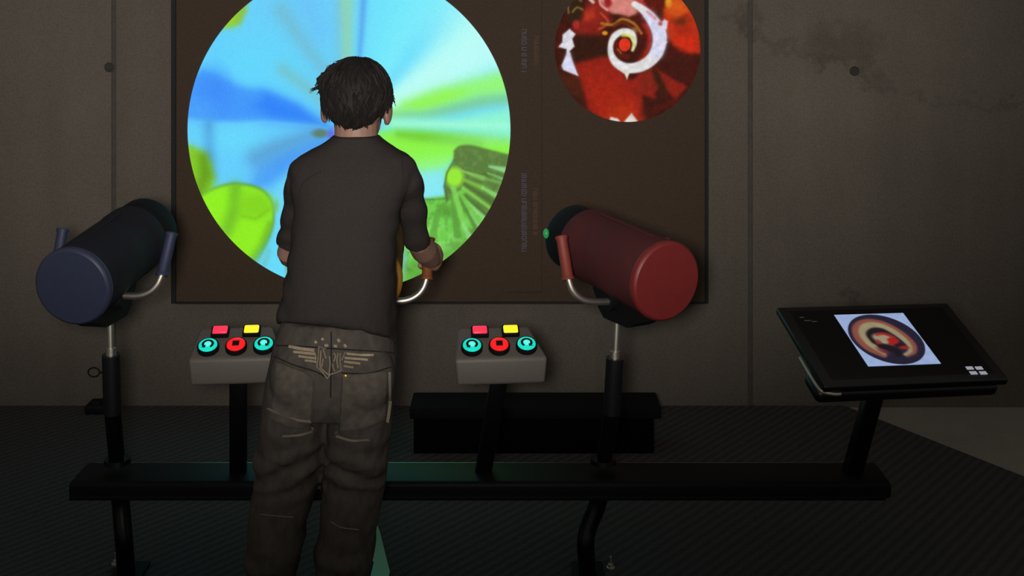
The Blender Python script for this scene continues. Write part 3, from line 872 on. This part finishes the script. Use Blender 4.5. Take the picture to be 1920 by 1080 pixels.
mb = MB().tube([K @ Vector(v_) for v_ in spline([(-hw-.002, -.02, -.0225), (-hw-.002, -hh+.03, -.0225), (-hw+.006, -hh+.008, -.0225), (-hw+.03, -hh-.001, -.0225), (-hw+.045, -hh-.001, -.0225)], 5)], .0045, 10)
mb.build('chrome_edge', M_chrome, con)
Ki = K.inverted()
def to_panel(px, py):
    a = Vector((0, 0, CAMH)); b = P(px, py, 3.0)
    la, lb = Ki @ a, Ki @ b
    t_ = la.z/(la.z-lb.z)
    return la.lerp(lb, t_)
s_, u_, v_ = .0979, -.005, .0101
# picture: white square with a dark disc and a cream and red spiral, drawn in its own 100 x 100 units
N = 150
gx = np.linspace(-50, 50, N+1)
GX, GY = np.meshgrid(gx, gx); X, Y = GX.ravel(), GY.ravel()
p = Paint(X, Y, (166, 188, 232))
p.blob(0, 0, 48.5, 48.5, (42, 38, 56), .012, 1)
p.poly([(-60, -60), (60, -60), (60, -40), (-60, -40)], (150, 180, 220), 20, 0)
p.stroke(spline([(-20, 30, 5), (-31, 14, 9), (-33, -6, 10), (-25, -24, 9), (-8, -32, 8), (8, -29, 7), (20, -17, 7), (28, 0, 6.5), (30, 14, 5), (24, 26, 4), (12, 33, 2.5)], 6), (146, 84, 72), 7, 1.4)
p.stroke(spline([(-17, 28, 2.5), (-26, 10, 5.5), (-27, -8, 6.5), (-20, -22, 6), (-6, -28, 5.5), (8, -24, 5), (17, -13, 5), (23, 0, 4.5), (25, 14, 3.2), (20, 25, 2.8), (10, 31, 2)], 6), (166, 154, 118), 6, 1.4)
p.blob(-16, 22, 8, 5, (128, 50, 62), .4, .8, ang=50)
p.stroke(spline([(-18, 4, 6), (-17, -8, 7), (-8, -15, 6), (2, -14, 4)], 6), (38, 30, 34), 6, 1.5)
p.blob(-4, 0, 14, 10, (164, 154, 126), .2, 1, ang=20)
p.stroke(spline([(-10, -8, 2), (0, -10, 2.5), (8, -6, 2.5), (12, -2, 2)], 5), (172, 46, 42), 2, 1.2)
p.blob(-14, 6, 4, 5, (150, 60, 56), .4, .9)
p.blob(8, 4, 8, 6, (176, 38, 32), .25, 1, warp=.5); p.blob(4, 10, 6, 4, (170, 40, 34), .3, 1); p.blob(11, 13, 6, 3, (56, 26, 24), .4, .95); p.blob(16, 18, 7, 3.4, (166, 46, 38), .4, .9)
p.stroke(spline([(-14, 14, 4), (-4, 19, 5), (4, 25, 4), (0, 30, 4)], 5), (34, 28, 30), 4, 1.5)
p.c *= (.95+.1*p.n(6, 4)[:, None])
me = bpy.data.meshes.new('picture')
vs = [tuple(K @ Vector((u_+x/50*s_, v_-y/50*s_, .0020))) for x, y in zip(X, Y)]
me.from_pydata(vs, [], [(i*(N+1)+j, (i+1)*(N+1)+j, (i+1)*(N+1)+j+1, i*(N+1)+j+1) for i in range(N) for j in range(N)])
put_colours(me, p.linear())
o = link('picture', me, attr_emit('lit_spiral_picture', .78), con, smooth=False)
tag(o, 'lit white square with a dark disc and cream and red spiral')
M_icon = mat('lit_icon', (120, 120, 130), .4, emit=(150, 150, 160), estr=.9)
for (x0, y0, x1, y1) in ((1810, 688, 1826, 694), (1828, 688, 1843, 694), (1817, 697, 1833, 703), (1835.5, 697, 1851, 703)):
    a, b = to_panel(x0, y0), to_panel(x1, y1)
    cx_ = (a.x+b.x)/2; cy_ = (a.y+b.y)/2
    add_mesh('icon', box(cx_-.0095, cx_+.0095, cy_-.0055, cy_+.0055, .0008, .0022, .0004, 1), M_icon, con, M=K)
M_faint = mat('faint_caption', (60, 58, 60), .5, emit=(44, 42, 46), estr=.6)
for (x0, y0, w_) in ((1499, 596, .012), (1508, 602, .018), (1522, 604, .014)):
    a = to_panel(x0, y0)
    add_mesh('caption', box(a.x, a.x+w_, a.y-.0016, a.y+.0016, .0008, .0018, 0), M_faint, con, M=K)
tp = K @ Vector((-.055, -.02, -.055))
tp2 = P(1636, 752, 2.985)
w = .0235
sd = Vector((1, .19, 0)).normalized()*w; sn = Vector((-.19, 1, 0)).normalized()*.016
b0 = Vector((sbase.x, sbase.y, zt-.001)); b1 = Vector((tp2.x+.006, tp2.y, tp2.z+.03))
me = hexa([b0-sd-sn, b0+sd-sn, b0+sd+sn, b0-sd+sn, b1-sd-sn, b1+sd-sn, b1+sd+sn, b1-sd+sn], .004, 2)
add_mesh('stalk', me, M_black, con)

# ------------------------------------------------------------------ low box, floor plate, floor outlet
eb = thing('equipment_box', 'long low black box with an overhanging lid standing on the carpet by the wall', 'box', (.076, 3.87, 0))
xa, xb = P(768, 0, 3.8).x, P(1240, 0, 3.8).x
M_bench = mat('matt_black_paint', (11, 11, 12), .9, var=.1, spec=.06)
add_mesh('body', box(xa+.012, xb-.022, 3.812, 3.945, 0, .116, .003, 2), M_bench, eb)
add_mesh('lid', box(xa, xb, 3.80, 3.95, .116, .153, .004, 2), mat('dark_lid_laminate', (30, 30, 31), .85, spec=.1), eb)
pts = [(704, 978), (712, 1000), (731, 1076), (728, 1090), (660, 1090), (668, 1060), (690, 1010)]
mb = MB(); fp = []
for px, py in pts:
    D = F*CAMH/(py-YH); fp.append((P(px, py, D).x, D))
mb.prism(fp, .0, .006, 'Z')
o = mb.build('floor_plate', mat('pale_polished_plate', (150, 160, 158), .30, var=.05), sharp=30)
tag(o, 'pale pointed wedge-shaped plate lying on the carpet by the boy\'s right leg', 'plate')
q = P(183, 758, 4.2)
fo = thing('floor_outlet', 'small black outlet box on the floor against the wall behind the blue viewer post', 'outlet', (q.x, 4.2, 0))
add_mesh('body', box(q.x-.035, q.x+.035, 4.16, 4.245, 0, .032, .008, 3), M_blackmat, fo)
MB().ell((q.x, 4.19, .034), (.022, .022, .012)).build('plug', M_blackmat, fo)

# ------------------------------------------------------------------ the boy
HD = 2.75
person = thing('person', 'boy seen from behind in dark grey T-shirt and faded jeans, hands on the handles', 'person', (P(625, 0, 2.68).x, 2.68, 0))
M_skin = mat('skin', (208, 160, 138), .6, var=.06, scale=25)
M_shirt = mat('charcoal_cotton', (78, 71, 68), .95, var=.10, scale=260, bump=.25, spec=.1)
M_denim = mat('faded_denim', (112, 104, 96), .9, var=.22, scale=55, bump=.3, spec=.1, stretch=(1, 1, .5))
M_hair = mat('dark_brown_hair', (42, 37, 35), .75, var=.35, scale=120, spec=.25, stretch=(1, 1, .25))
M_stitch = mat('pale_thread', (170, 156, 136), .9)
M_seam_shade = mat('dark_seam_and_shade', (40, 38, 36), .95)
M_patch = mat('pocket_denim', (128, 119, 109), .9, var=.2, scale=60, bump=.3, spec=.1)
M_brass = mat('brass_rivet', (200, 165, 80), .35, metal=.8)


def lv(py, xl, xr, Dc, hd, e=2.4, n=44, zoff=None):
    c = P((xl+xr)/2, py, Dc); hx = (xr-xl)/2/F*Dc
    ring = []
    for k in range(n):
        a = 2*math.pi*k/n; ca, sa = math.cos(a), math.sin(a)
        x = hx*math.copysign(abs(ca)**(2/e), ca); y = hd*math.copysign(abs(sa)**(2/e), sa)
        z = c.z+(zoff(x/hx, y/hd) if zoff else 0)
        ring.append((c.x+x, c.y+y, z))
    return ring


# T-shirt
hem = lambda u, v: (.004-.014*max(0, -u)**1.5-.052*max(0, u)**1.5)-(.03 if v > 0 else .03*max(0, 1+min(0, v)*2))
hem2 = lambda u, v: hem(u, v)*.35
tor = [lv(581, 520, 744, 2.665, .118, zoff=hem), lv(570, 522, 743, 2.665, .119, zoff=hem), lv(555, 528, 742, 2.667, .116, zoff=hem2), lv(540, 533, 741, 2.67, .112), lv(510, 539, 740, 2.675, .104),
       lv(475, 543, 741, 2.68, .098), lv(440, 547, 744, 2.688, .095), lv(400, 552, 750, 2.695, .095), lv(368, 551, 757, 2.702, .094),
       lv(342, 545, 772, 2.708, .090), lv(320, 544, 780, 2.713, .083), lv(304, 551, 775, 2.717, .075), lv(291, 565, 763, 2.72, .068), lv(280, 582, 748, 2.724, .062), lv(270, 602, 731, 2.728, .060), lv(260, 618, 717, 2.732, .057), lv(252, 625, 711, 2.735, .055)]
mb = MB().loft(tor)
def arm_pts(L): return [P(*q) for q in L]
mb.capsule(arm_pts([(744, 322, 2.712), (756, 338, 2.722), (764, 362, 2.75), (770, 390, 2.78)]), [.046, .045, .040, .030])
mb.tube(arm_pts([(760, 348, 2.735), (768, 378, 2.768), (775, 410, 2.802), (780, 438, 2.832), (783, 458, 2.855)]), [.038, .0365, .033, .0305, .031], 20)
mb.capsule(arm_pts([(580, 324, 2.712), (570, 340, 2.722), (564, 362, 2.748), (560, 390, 2.775)]), [.046, .044, .039, .029])
mb.tube(arm_pts([(567, 350, 2.735), (560, 380, 2.765), (554, 410, 2.79), (549, 434, 2.811), (545, 457, 2.831)]), [.036, .036, .0345, .034, .0355], 20)
me = remesh(mb, .005, 6)
co = get_co(me); no = get_no(me)
w1 = (fbm(co*np.array([14, 14, 5]), 3)-.5)
low = np.clip((.98-co[:, 2])/.25, 0, 1)
arm = np.clip((np.abs(co[:, 0]-P(648, 0, 2.7).x)-.105)/.02, 0, 1)
w2 = np.sin(co[:, 2]*95+fbm(co*9, 8)*7)*arm*.0022
w3 = (fbm(co*np.array([22, 22, 3.0]), 15)-.5)*low*.010
set_co(me, co+no*(w1*.008+w2+w3)[:, None])
shirt = link('t_shirt', me, M_shirt, person)
# sleeve seams and collar band
bvh_s = BVHTree.FromPolygons([v.co+ORG['person'] for v in me.vertices], [tuple(q.vertices) for q in me.polygons])


def cast(bvh, px, py, off):
    o_ = Vector((0, 0, CAMH)); d_ = (P(px, py, 3.0)-o_).normalized()
    loc, nrm, i_, dist = bvh.ray_cast(o_, d_, 3.2)
    if loc is None: return None
    if nrm.dot(d_) > 0: nrm = -nrm
    return loc+nrm*off


def strip(bvh, pts, wpx, off=.0012, n=5, mb=None):
    """a stitched line or band lying on the cloth"""
    mb = mb or MB()
    q = spline(pts, n) if n > 1 else pts
    L_, R_ = [], []
    for i, a in enumerate(q):
        t0, t1 = q[max(0, i-1)], q[min(len(q)-1, i+1)]
        dx_, dy_ = t1[0]-t0[0], t1[1]-t0[1]; l = math.hypot(dx_, dy_) or 1
        nx, ny = -dy_/l*wpx/2, dx_/l*wpx/2
        l0, r0 = cast(bvh, a[0]+nx, a[1]+ny, off), cast(bvh, a[0]-nx, a[1]-ny, off)
        m0 = cast(bvh, a[0], a[1], off*2.2)
        if l0 is None or r0 is None or m0 is None: continue
        L_.append(l0); R_.append((m0, r0))
    if len(L_) < 2: return mb
    k = len(mb.v)
    for a, (b, c) in zip(L_, R_): mb.v += [tuple(a), tuple(b), tuple(c)]
    for i in range(len(L_)-1):
        a = k+3*i
        mb.f += [(a, a+1, a+4, a+3), (a+1, a+2, a+5, a+4)]
    return mb


M_shseam = mat('shirt_seam_shade', (38, 35, 34), .95)
strip(bvh_s, [(603, 322), (585, 330), (570, 342), (562, 360), (559, 385)], 2.5, .0008).build('sleeve_seam', M_shseam, shirt)  # left seam, its dark tone also standing in for the sleeve's shading line
strip(bvh_s, [(752, 296), (756, 330), (754, 372)], 2.0, .0006).build('sleeve_seam', M_shseam, shirt)

# jeans
pel = [lv(592, 531, 734, 2.668, .090), lv(612, 526, 738, 2.666, .098), lv(640, 517, 742, 2.664, .106), lv(668, 510, 745, 2.662, .113), lv(700, 504, 744, 2.662, .115), lv(735, 498, 741, 2.664, .112), lv(765, 495, 738, 2.668, .100)]
mb = MB().loft(pel)
lleg = [lv(725, 501, 624, 2.664, .098), lv(760, 494, 616, 2.666, .100), lv(800, 488, 611, 2.672, .094), lv(845, 484, 610, 2.685, .088), lv(890, 479, 601, 2.695, .083), lv(930, 474, 591, 2.695, .079), lv(980, 467, 577, 2.688, .072),
        lv(1040, 461, 562, 2.678, .068), lv(1110, 458, 553, 2.668, .066), lv(1170, 458, 551, 2.662, .067), lv(1200, 456, 554, 2.662, .070)]
rleg = [lv(725, 618, 740, 2.664, .098), lv(760, 616, 738, 2.666, .100), lv(800, 614, 735, 2.672, .094), lv(845, 612, 731, 2.685, .088), lv(890, 607, 724, 2.698, .083), lv(930, 602, 718, 2.70, .079), lv(980, 598, 709, 2.692, .072),
        lv(1040, 591, 697, 2.68, .068), lv(1110, 588, 690, 2.67, .066), lv(1170, 588, 688, 2.664, .067), lv(1200, 586, 691, 2.664, .070)]
mb.loft(lleg); mb.loft(rleg)
mb.ell(P(560, 705, 2.60), (.062, .058, .075)); mb.ell(P(688, 705, 2.60), (.062, .058, .075))
me = remesh(mb, .005, 6)
co = get_co(me); no = get_no(me)
def zpx(py): return P(0, py, 2.66).z
band = np.exp(-((co[:, 2]-zpx(868))/.055)**2)
band2 = np.exp(-((co[:, 2]-zpx(1080))/.11)**2)
w = fbm(co*np.array([8, 8, 12]), 4)
fold = np.sin(co[:, 2]*88+co[:, 0]*34*np.sign(co[:, 0]-P(613, 0, 2.67).x)+w*9)
back = np.clip((2.70-co[:, 1])/.04, 0, 1)
set_co(me, co+no*((fold*.0065*band*back)+np.sin(co[:, 2]*70+w*10)*.005*band2+(fbm(co*16, 12)-.5)*.007+(fbm(co*6, 19)-.5)*.012)[:, None])
jeans = link('jeans', me, M_denim, person)
bvh_j = BVHTree.FromPolygons([v.co+ORG['person'] for v in me.vertices], [tuple(q.vertices) for q in me.polygons])


def patch(corners, name, m, off=.0038, n=24):
    """pocket: a quad grid laid on the denim, edge turned down"""
    (a, b, c, d) = [np.array(k_, float) for k_ in corners]     # tl, tr, br, bl
    mb = MB(); idx = {}
    for i in range(n+1):
        for j in range(n+1):
            u, v = j/n, i/n
            q = (a*(1-u)+b*u)*(1-v)+(d*(1-u)+c*u)*v
            if v > .8: q = q+np.array([0, (v-.8)/.2*9*(1-abs(2*u-1))])
            e = min(u, v, 1-u, 1-v)
            hit = cast(bvh_j, q[0], q[1], off if e > .01 else -.002)
            if hit is None: continue
            idx[i, j] = len(mb.v); mb.v.append(tuple(hit))
    for i in range(n):
        for j in range(n):
            k4 = [(i, j), (i+1, j), (i+1, j+1), (i, j+1)]
            if all(k_ in idx for k_ in k4): mb.f.append(tuple(idx[k_] for k_ in k4))
    return mb.build(name, m, jeans, sharp=50)


patch([(516, 673), (592, 704), (584, 806), (507, 790)], 'pocket', M_patch)
patch([(640, 702), (729, 693), (724, 790), (634, 812)], 'pocket', M_patch)
def seams(name, lines, wpx, m, off):
    for L_ in lines:
        mb = strip(bvh_j, L_, wpx, off)
        if mb.f: mb.build(name, m, jeans)
seams('stitch', [[(520, 678), (560, 692), (590, 706), (587, 760), (582, 803)], [(507, 764), (530, 776), (560, 783), (585, 786)], [(531, 814), (560, 812), (582, 806)],
                 [(641, 705), (638, 760), (634, 810)], [(634, 814), (660, 822), (690, 822)], [(726, 698), (726, 750), (721, 790)]], 1.8, M_stitch, .0052)
seams('seam', [[(517, 648), (560, 649), (600, 652), (660, 656), (738, 662)], [(514, 668), (550, 684), (590, 696), (610, 706)], [(640, 699), (690, 700), (733, 688)],  # the two pocket-top strips are the pocket edges' shadow, painted dark
               [(621, 622), (621, 680), (620, 745)]], 2.6, M_seam_shade, .001)
seams('thread_line', [[(489, 964), (510, 966), (550, 969)], [(622, 978), (640, 988), (672, 992)]], 2.0, M_stitch, .002)
# winged shield embroidery
def emb(poly_lines, wpx, name='embroidery', m=M_stitch):
    mb = MB()
    for L_ in poly_lines: strip(bvh_j, L_, wpx, .0022, 4, mb)
    if mb.f: return mb.build(name, m, jeans)
M_emb = mat('gold_grey_embroidery', (236, 214, 180), .85, var=.2, scale=200)
for L_, w in (([(543, 650), (565, 654), (590, 657)], 6.0), ([(551, 660), (572, 662), (592, 664)], 5.0), ([(560, 668), (576, 670), (594, 672)], 4.5), ([(572, 676), (584, 677), (594, 679)], 4.0),
              ([(700, 666), (680, 666), (650, 663)], 4.5), ([(690, 675), (670, 673), (646, 671)], 4.5), ([(676, 682), (660, 680), (645, 678)], 4.0), ([(664, 689), (654, 688), (644, 686)], 3.5)):
    emb([L_], w, 'wing_feather', M_emb)
emb([[(598, 650), (597, 668), (594, 688)], [(594, 688), (605, 698), (614, 710)], [(614, 710), (620, 702), (626, 700)], [(626, 700), (634, 697), (640, 695)], [(640, 695), (638, 680), (638, 662)], [(598, 650), (604, 652), (612, 654)],
     [(588, 656), (592, 666), (592, 676)], [(648, 660), (644, 668), (641, 676)]], 2.2, 'shield_outline', M_emb)
emb([[(602, 657), (601, 672), (600, 687)], [(606, 655), (609, 664), (611, 672)], [(634, 662), (632, 676), (634, 690)], [(626, 662), (629, 668), (626, 678)], [(618, 668), (619, 684), (617, 704)], [(600, 688), (608, 696), (616, 702)],
     [(606, 672), (605, 680), (603, 688)], [(624, 682), (625, 690), (628, 696)]], 2.6, 'shield_motif', M_emb)
emb([[(591, 640), (592.5, 642), (594, 644)], [(603, 635), (605, 636), (607, 638)], [(633, 636), (635, 638), (637, 641)], [(645, 646), (647, 648), (649, 651)], [(609, 647), (612, 648), (616, 648)], [(626, 648), (629, 649), (632, 650)]], 5.0, 'star', M_emb)
h = cast(bvh_j, 648, 705, .002)
MB().ell(h, (.0048, .003, .0048)).build('rivet', M_brass, jeans)

# body: one continuous surface
hc = P(669, 191, HD)                     # head centre
HT = Matrix.Translation(hc) @ Matrix.Rotation(math.radians(-8), 4, 'X') @ Matrix.Rotation(math.radians(2), 4, 'Y')
def hp(x, y, z): return HT @ Vector((x, y, z))
mb = MB()
mb.ell(hp(0, 0, .012), (.073, .090, .080), HT, 28, 18)                      # cranium
mb.ell(hp(0, .028, -.045), (.056, .060, .062), HT)                          # jaw
mb.ell(hp(0, .060, -.085), (.022, .020, .016), HT)                          # chin
mb.ell(hp(0, .082, -.028), (.009, .016, .020), HT); mb.ell(hp(0, .092, -.038), (.011, .010, .008), HT)   # nose
mb.ell(hp(0, .082, -.062), (.019, .008, .005), HT); mb.ell(hp(0, .080, -.069), (.016, .008, .005), HT)   # lips
for s in (-1, 1):
    mb.ell(hp(s*.034, .058, -.036), (.020, .018, .022), HT)                 # cheeks
    mb.ell(hp(s*.03, .080, .012), (.022, .010, .006), HT)                   # brow
    E_ = HT @ Matrix.Rotation(s*math.radians(-22), 4, 'Z')
    mb.ell(hp(s*.0760, -.004, -.021), (.0065, .017, .029), E_)              # ear shell
    mb.ell(hp(s*.0715, .006, -.021), (.010, .012, .024), E_)
    mb.ell(hp(s*.0725, .004, -.043), (.0065, .010, .010), E_)               # lobe
mb.capsule([P(668, 232, 2.745), P(667, 272, 2.738)], [.051, .050], 20)
mb.capsule([P(662, 300, 2.716), P(655, 400, 2.70), P(640, 520, 2.68), P(628, 640, 2.668)], [.060, .072, .072, .075], 24)
mb.capsule([P(580, 326, 2.714), P(660, 312, 2.716), P(745, 326, 2.714)], [.028, .04, .028])
for k_, (hx_, knee, ank) in enumerate([((568, 715, 2.668), (545, 880, 2.70), (505, 1150, 2.672)), ((680, 715, 2.668), (665, 890, 2.703), (639, 1150, 2.674))]):
    a = P(*ank); foot0 = Vector((a.x, a.y-.02, .035)); foot1 = Vector((a.x+(.012 if k_ else -.012), a.y+.13, .03))
    mb.capsule([P(*hx_), P(*knee), a], [.066, .046, .030])
    mb.capsule([a, foot0, foot1], [.030, .030, .022])
def hand(grip, s, wrist):
    """fist closed round the grip; s = +1 right hand"""
    g0, g1 = grip
    ax = (g1-g0).normalized(); c = g0.lerp(g1, .54)
    out = (c-yel[1]); out -= ax*out.dot(ax); out.normalize()                # away from the barrel
    far = ax.cross(out)*(1 if s < 0 else -1)
    if far.y < 0: far = -far
    nr = -far
    palm = c+out*.014+nr*.013
    mb.capsule([wrist, wrist.lerp(palm, .5)+out*.003, palm+ax*.004], [.022, .023, .024])
    mb.ell(palm, (.023, .027, .036), Matrix.Identity(4))
    for i in range(4):
        h_ = (.026, .009, -.008, -.024)[i]
        rf = (.0083, .0088, .0086, .0076)[i]; R_ = .0135+rf*.85
        ln = (1.0, 1.06, 1.02, .86)[i]
        pts = [palm+ax*h_*.9+out*.004]
        for a_ in (20, 62, 105, 150, 195):
            th = math.radians(a_*ln)
            k2 = 1.42 if a_ == 20 else (1.25 if a_ == 62 else 1.0)
            pts.append(c+ax*h_+(out*math.cos(th)+far*math.sin(th))*R_*k2)
        mb.capsule(pts, [rf*1.1, rf*1.1, rf*1.06, rf, rf*.95, rf*.85], 12)
    tb = [palm+nr*.012-out*.004+ax*.012, c+nr*.027+ax*.028+out*.002, c+nr*.021-out*.016+ax*.036, c-out*.024+nr*.002+ax*.038]
    mb.capsule(tb, [.0115, .0105, .0095, .008], 12)
    return palm
rs, re_ = P(756, 330, 2.72), P(785, 456, 2.865)
ls, le_ = P(572, 332, 2.72), P(540, 474, 2.845)
gR, gL = yel[3][1], yel[3][0]
rw = gR[0].lerp(gR[1], .62)+Vector((.012, -.075, .004)); lw = gL[0].lerp(gL[1], .62)+Vector((-.018, -.060, .006))
mb.capsule([rs, rs.lerp(re_, .55), re_, re_.lerp(rw, .4), rw], [.028, .022, .028, .033, .025])
mb.capsule([ls, ls.lerp(le_, .55), le_, le_.lerp(lw, .4), lw], [.028, .021, .027, .031, .022])
hand(gR, 1, rw); hand(gL, -1, lw)
me = remesh(mb, .0034, 2)
body = link('body', me, M_skin, person)
M_eye = mat('eye_white', (220, 215, 208), .25); M_iris = mat('dark_iris', (40, 26, 18), .2)
for s in (-1, 1):
    e_ = MB().ell(hp(s*.030, .0785, -.008), (.0125, .0095, .0075), HT).build('eye', M_eye, person)
    MB().ell(hp(s*.030, .0868, -.008), (.0052, .0022, .0052), HT).build('iris', M_iris, e_)
    add = MB().tube([hp(s*.014, .089, .014), hp(s*.030, .089, .019), hp(s*.046, .078, .014)], [.003, .0038, .002], 8).build('eyebrow', M_hair, person)

# hair: cap of hair with a ragged hairline and loose tufts
mb = MB()
hE = (.0815, .0975, .0885)
hr0 = Vector((0, -.004, .016))
rings = []
NU, NV = 64, 26
def hair_tap(t_):
    return 1.0 if t_ < math.pi/2 else math.sin(t_)**-.55

def hair_low(a):
    """lowest polar angle at azimuth a (0 = right, 90 = face side)"""
    d_ = math.degrees(a) % 360
    f = math.exp(-(((d_-90+180) % 360-180)/52)**2)                      # fringe side
    e = math.exp(-(((d_-0+180) % 360-180)/26)**2)+math.exp(-(((d_-180+180) % 360-180)/26)**2)
    bk = math.exp(-(((d_-270+180) % 360-180)/58)**2)
    return 112-38*f-8*e+46*bk
for i in range(NV+1):
    ring = []
    for k_ in range(NU):
        a = 2*math.pi*k_/NU
        th = math.radians(2+(hair_low(a)+3*math.sin(a*13)-2)*i/NV)
        r_ = 1.0-.05*max(0, (i/NV-.75)/.25)
        tap = hair_tap(th)
        ring.append(hp(*(hr0+Vector((hE[0]*r_*tap*math.sin(th)*math.cos(a), hE[1]*r_*tap*math.sin(th)*math.sin(a), hE[2]*math.cos(th))))))
    rings.append(ring)
for i in range(NV, -1, -2):                                              # inner side, so that the cap has thickness
    rings.append([HT @ (hr0+(HT.inverted() @ v_-hr0)*.90) for v_ in rings[i]])
mb.loft(rings)
me_h = mb.mesh('hair')
co = get_co(me_h); no = get_no(me_h)
loc = (co-np.array(hc))
az = np.arctan2(loc[:, 1], loc[:, 0])
wv = fbm(np.stack([az*14, loc[:, 2]*12, 0*az], 1), 5)-.5
set_co(me_h, co+no*(wv*.006)[:, None])
mb = MB(); mb.v = [tuple(v.co) for v in me_h.vertices]; mb.f = [tuple(q.vertices) for q in me_h.polygons]
r = random.Random(4)
whorl = Vector((.01, -.035, .08))
for i in range(900):
    a = r.uniform(0, 2*math.pi); u = r.random()**.7
    th = math.radians(8+(hair_low(a)-14)*u)
    L_ = r.uniform(.28, .5); pts = []; sw = r.uniform(-.25, .25)
    for k_ in range(4):
        t_ = th+L_*k_/3; aa = a+sw*k_/3
        lift = 1.012+.010*math.sin(k_/3*math.pi)+(.012 if k_ == 3 else 0)*r.random()
        tap = hair_tap(t_)
        pts.append(hp(*(hr0+Vector((hE[0]*tap*math.sin(t_)*math.cos(aa), hE[1]*tap*math.sin(t_)*math.sin(aa), hE[2]*math.cos(t_)))*lift)))
    if math.degrees(th+L_) < hair_low(a)+7:
        mb.tube(pts, [.0016, .0022, .0017, .0004], 4)
def tuft(pix, w_):
    for k_ in range(9):
        j = lambda: r.uniform(-2.0, 2.0)
        q = [(x_+j()*(.4+.9*i_), y_+j()*(.4+.9*i_), HD+r.uniform(-.01, .02)) for i_, (x_, y_) in enumerate(pix)]
        mb.tube([P(*v_) for v_ in q], [w_*.7, w_*.6, w_*.4, w_*.15][:len(q)] if len(q) > 3 else [w_*.7, w_*.5, w_*.15], 5)
tuft([(656, 122), (642, 114), (630, 117)], .003); tuft([(642, 124), (626, 121), (615, 128)], .0035); tuft([(634, 126), (614, 130), (604, 142)], .004)
tuft([(624, 134), (606, 140), (598, 151), (595, 163)], .005); tuft([(618, 142), (602, 150), (595, 168)], .005); tuft([(612, 150), (597, 163), (583, 172)], .003); tuft([(612, 154), (600, 164), (597, 178)], .0045); tuft([(630, 130), (611, 136), (600, 148)], .0045)
tuft([(730, 170), (736, 182), (738, 196)], .0035); tuft([(728, 165), (735, 178), (737, 190)], .0035)
mb.build('hair', M_hair, person, sharp=60)

# sneakers
M_shoe = mat('dark_sneaker', (52, 50, 52), .7); M_sole = mat('pale_rubber_sole', (170, 165, 158), .7)
for k_, ank in enumerate([(505, 1150, 2.672), (639, 1150, 2.674)]):
    a = P(*ank); tx = .014*(1 if k_ else -1)
    def fr(y, hw_, z0, z1, n=20):
        cx2 = a.x+tx*(y+.06)/.2; ring = []
        for i in range(n):
            t_ = 2*math.pi*i/n
            ring.append((cx2+hw_*math.cos(t_), a.y+y, (z0+z1)/2+(z1-z0)/2*math.copysign(abs(math.sin(t_))**.8, math.sin(t_))))
        return ring
    s_ = MB().loft([fr(-.07, .012, .02, .06), fr(-.062, .032, .012, .085), fr(-.02, .037, .010, .095), fr(.03, .039, .010, .08), (fr(.09, .043, .010, .056)), fr(.13, .039, .010, .045), fr(.152, .024, .012, .034), fr(.158, .008, .014, .026)]).build('sneaker', M_shoe, person, sharp=80)
    out_ = [(-.074, .016), (-.066, .034), (-.02, .039), (.03, .040), (.09, .046), (.13, .042), (.155, .027), (.162, .010)]
    poly = [(a.x+tx*(y+.06)/.2-w_, a.y+y) for y, w_ in out_]+[(a.x+tx*(y+.06)/.2+w_, a.y+y) for y, w_ in reversed(out_)]
    MB().prism(poly, .0, .017, 'Z').build('sole', M_sole, s_, sharp=40)
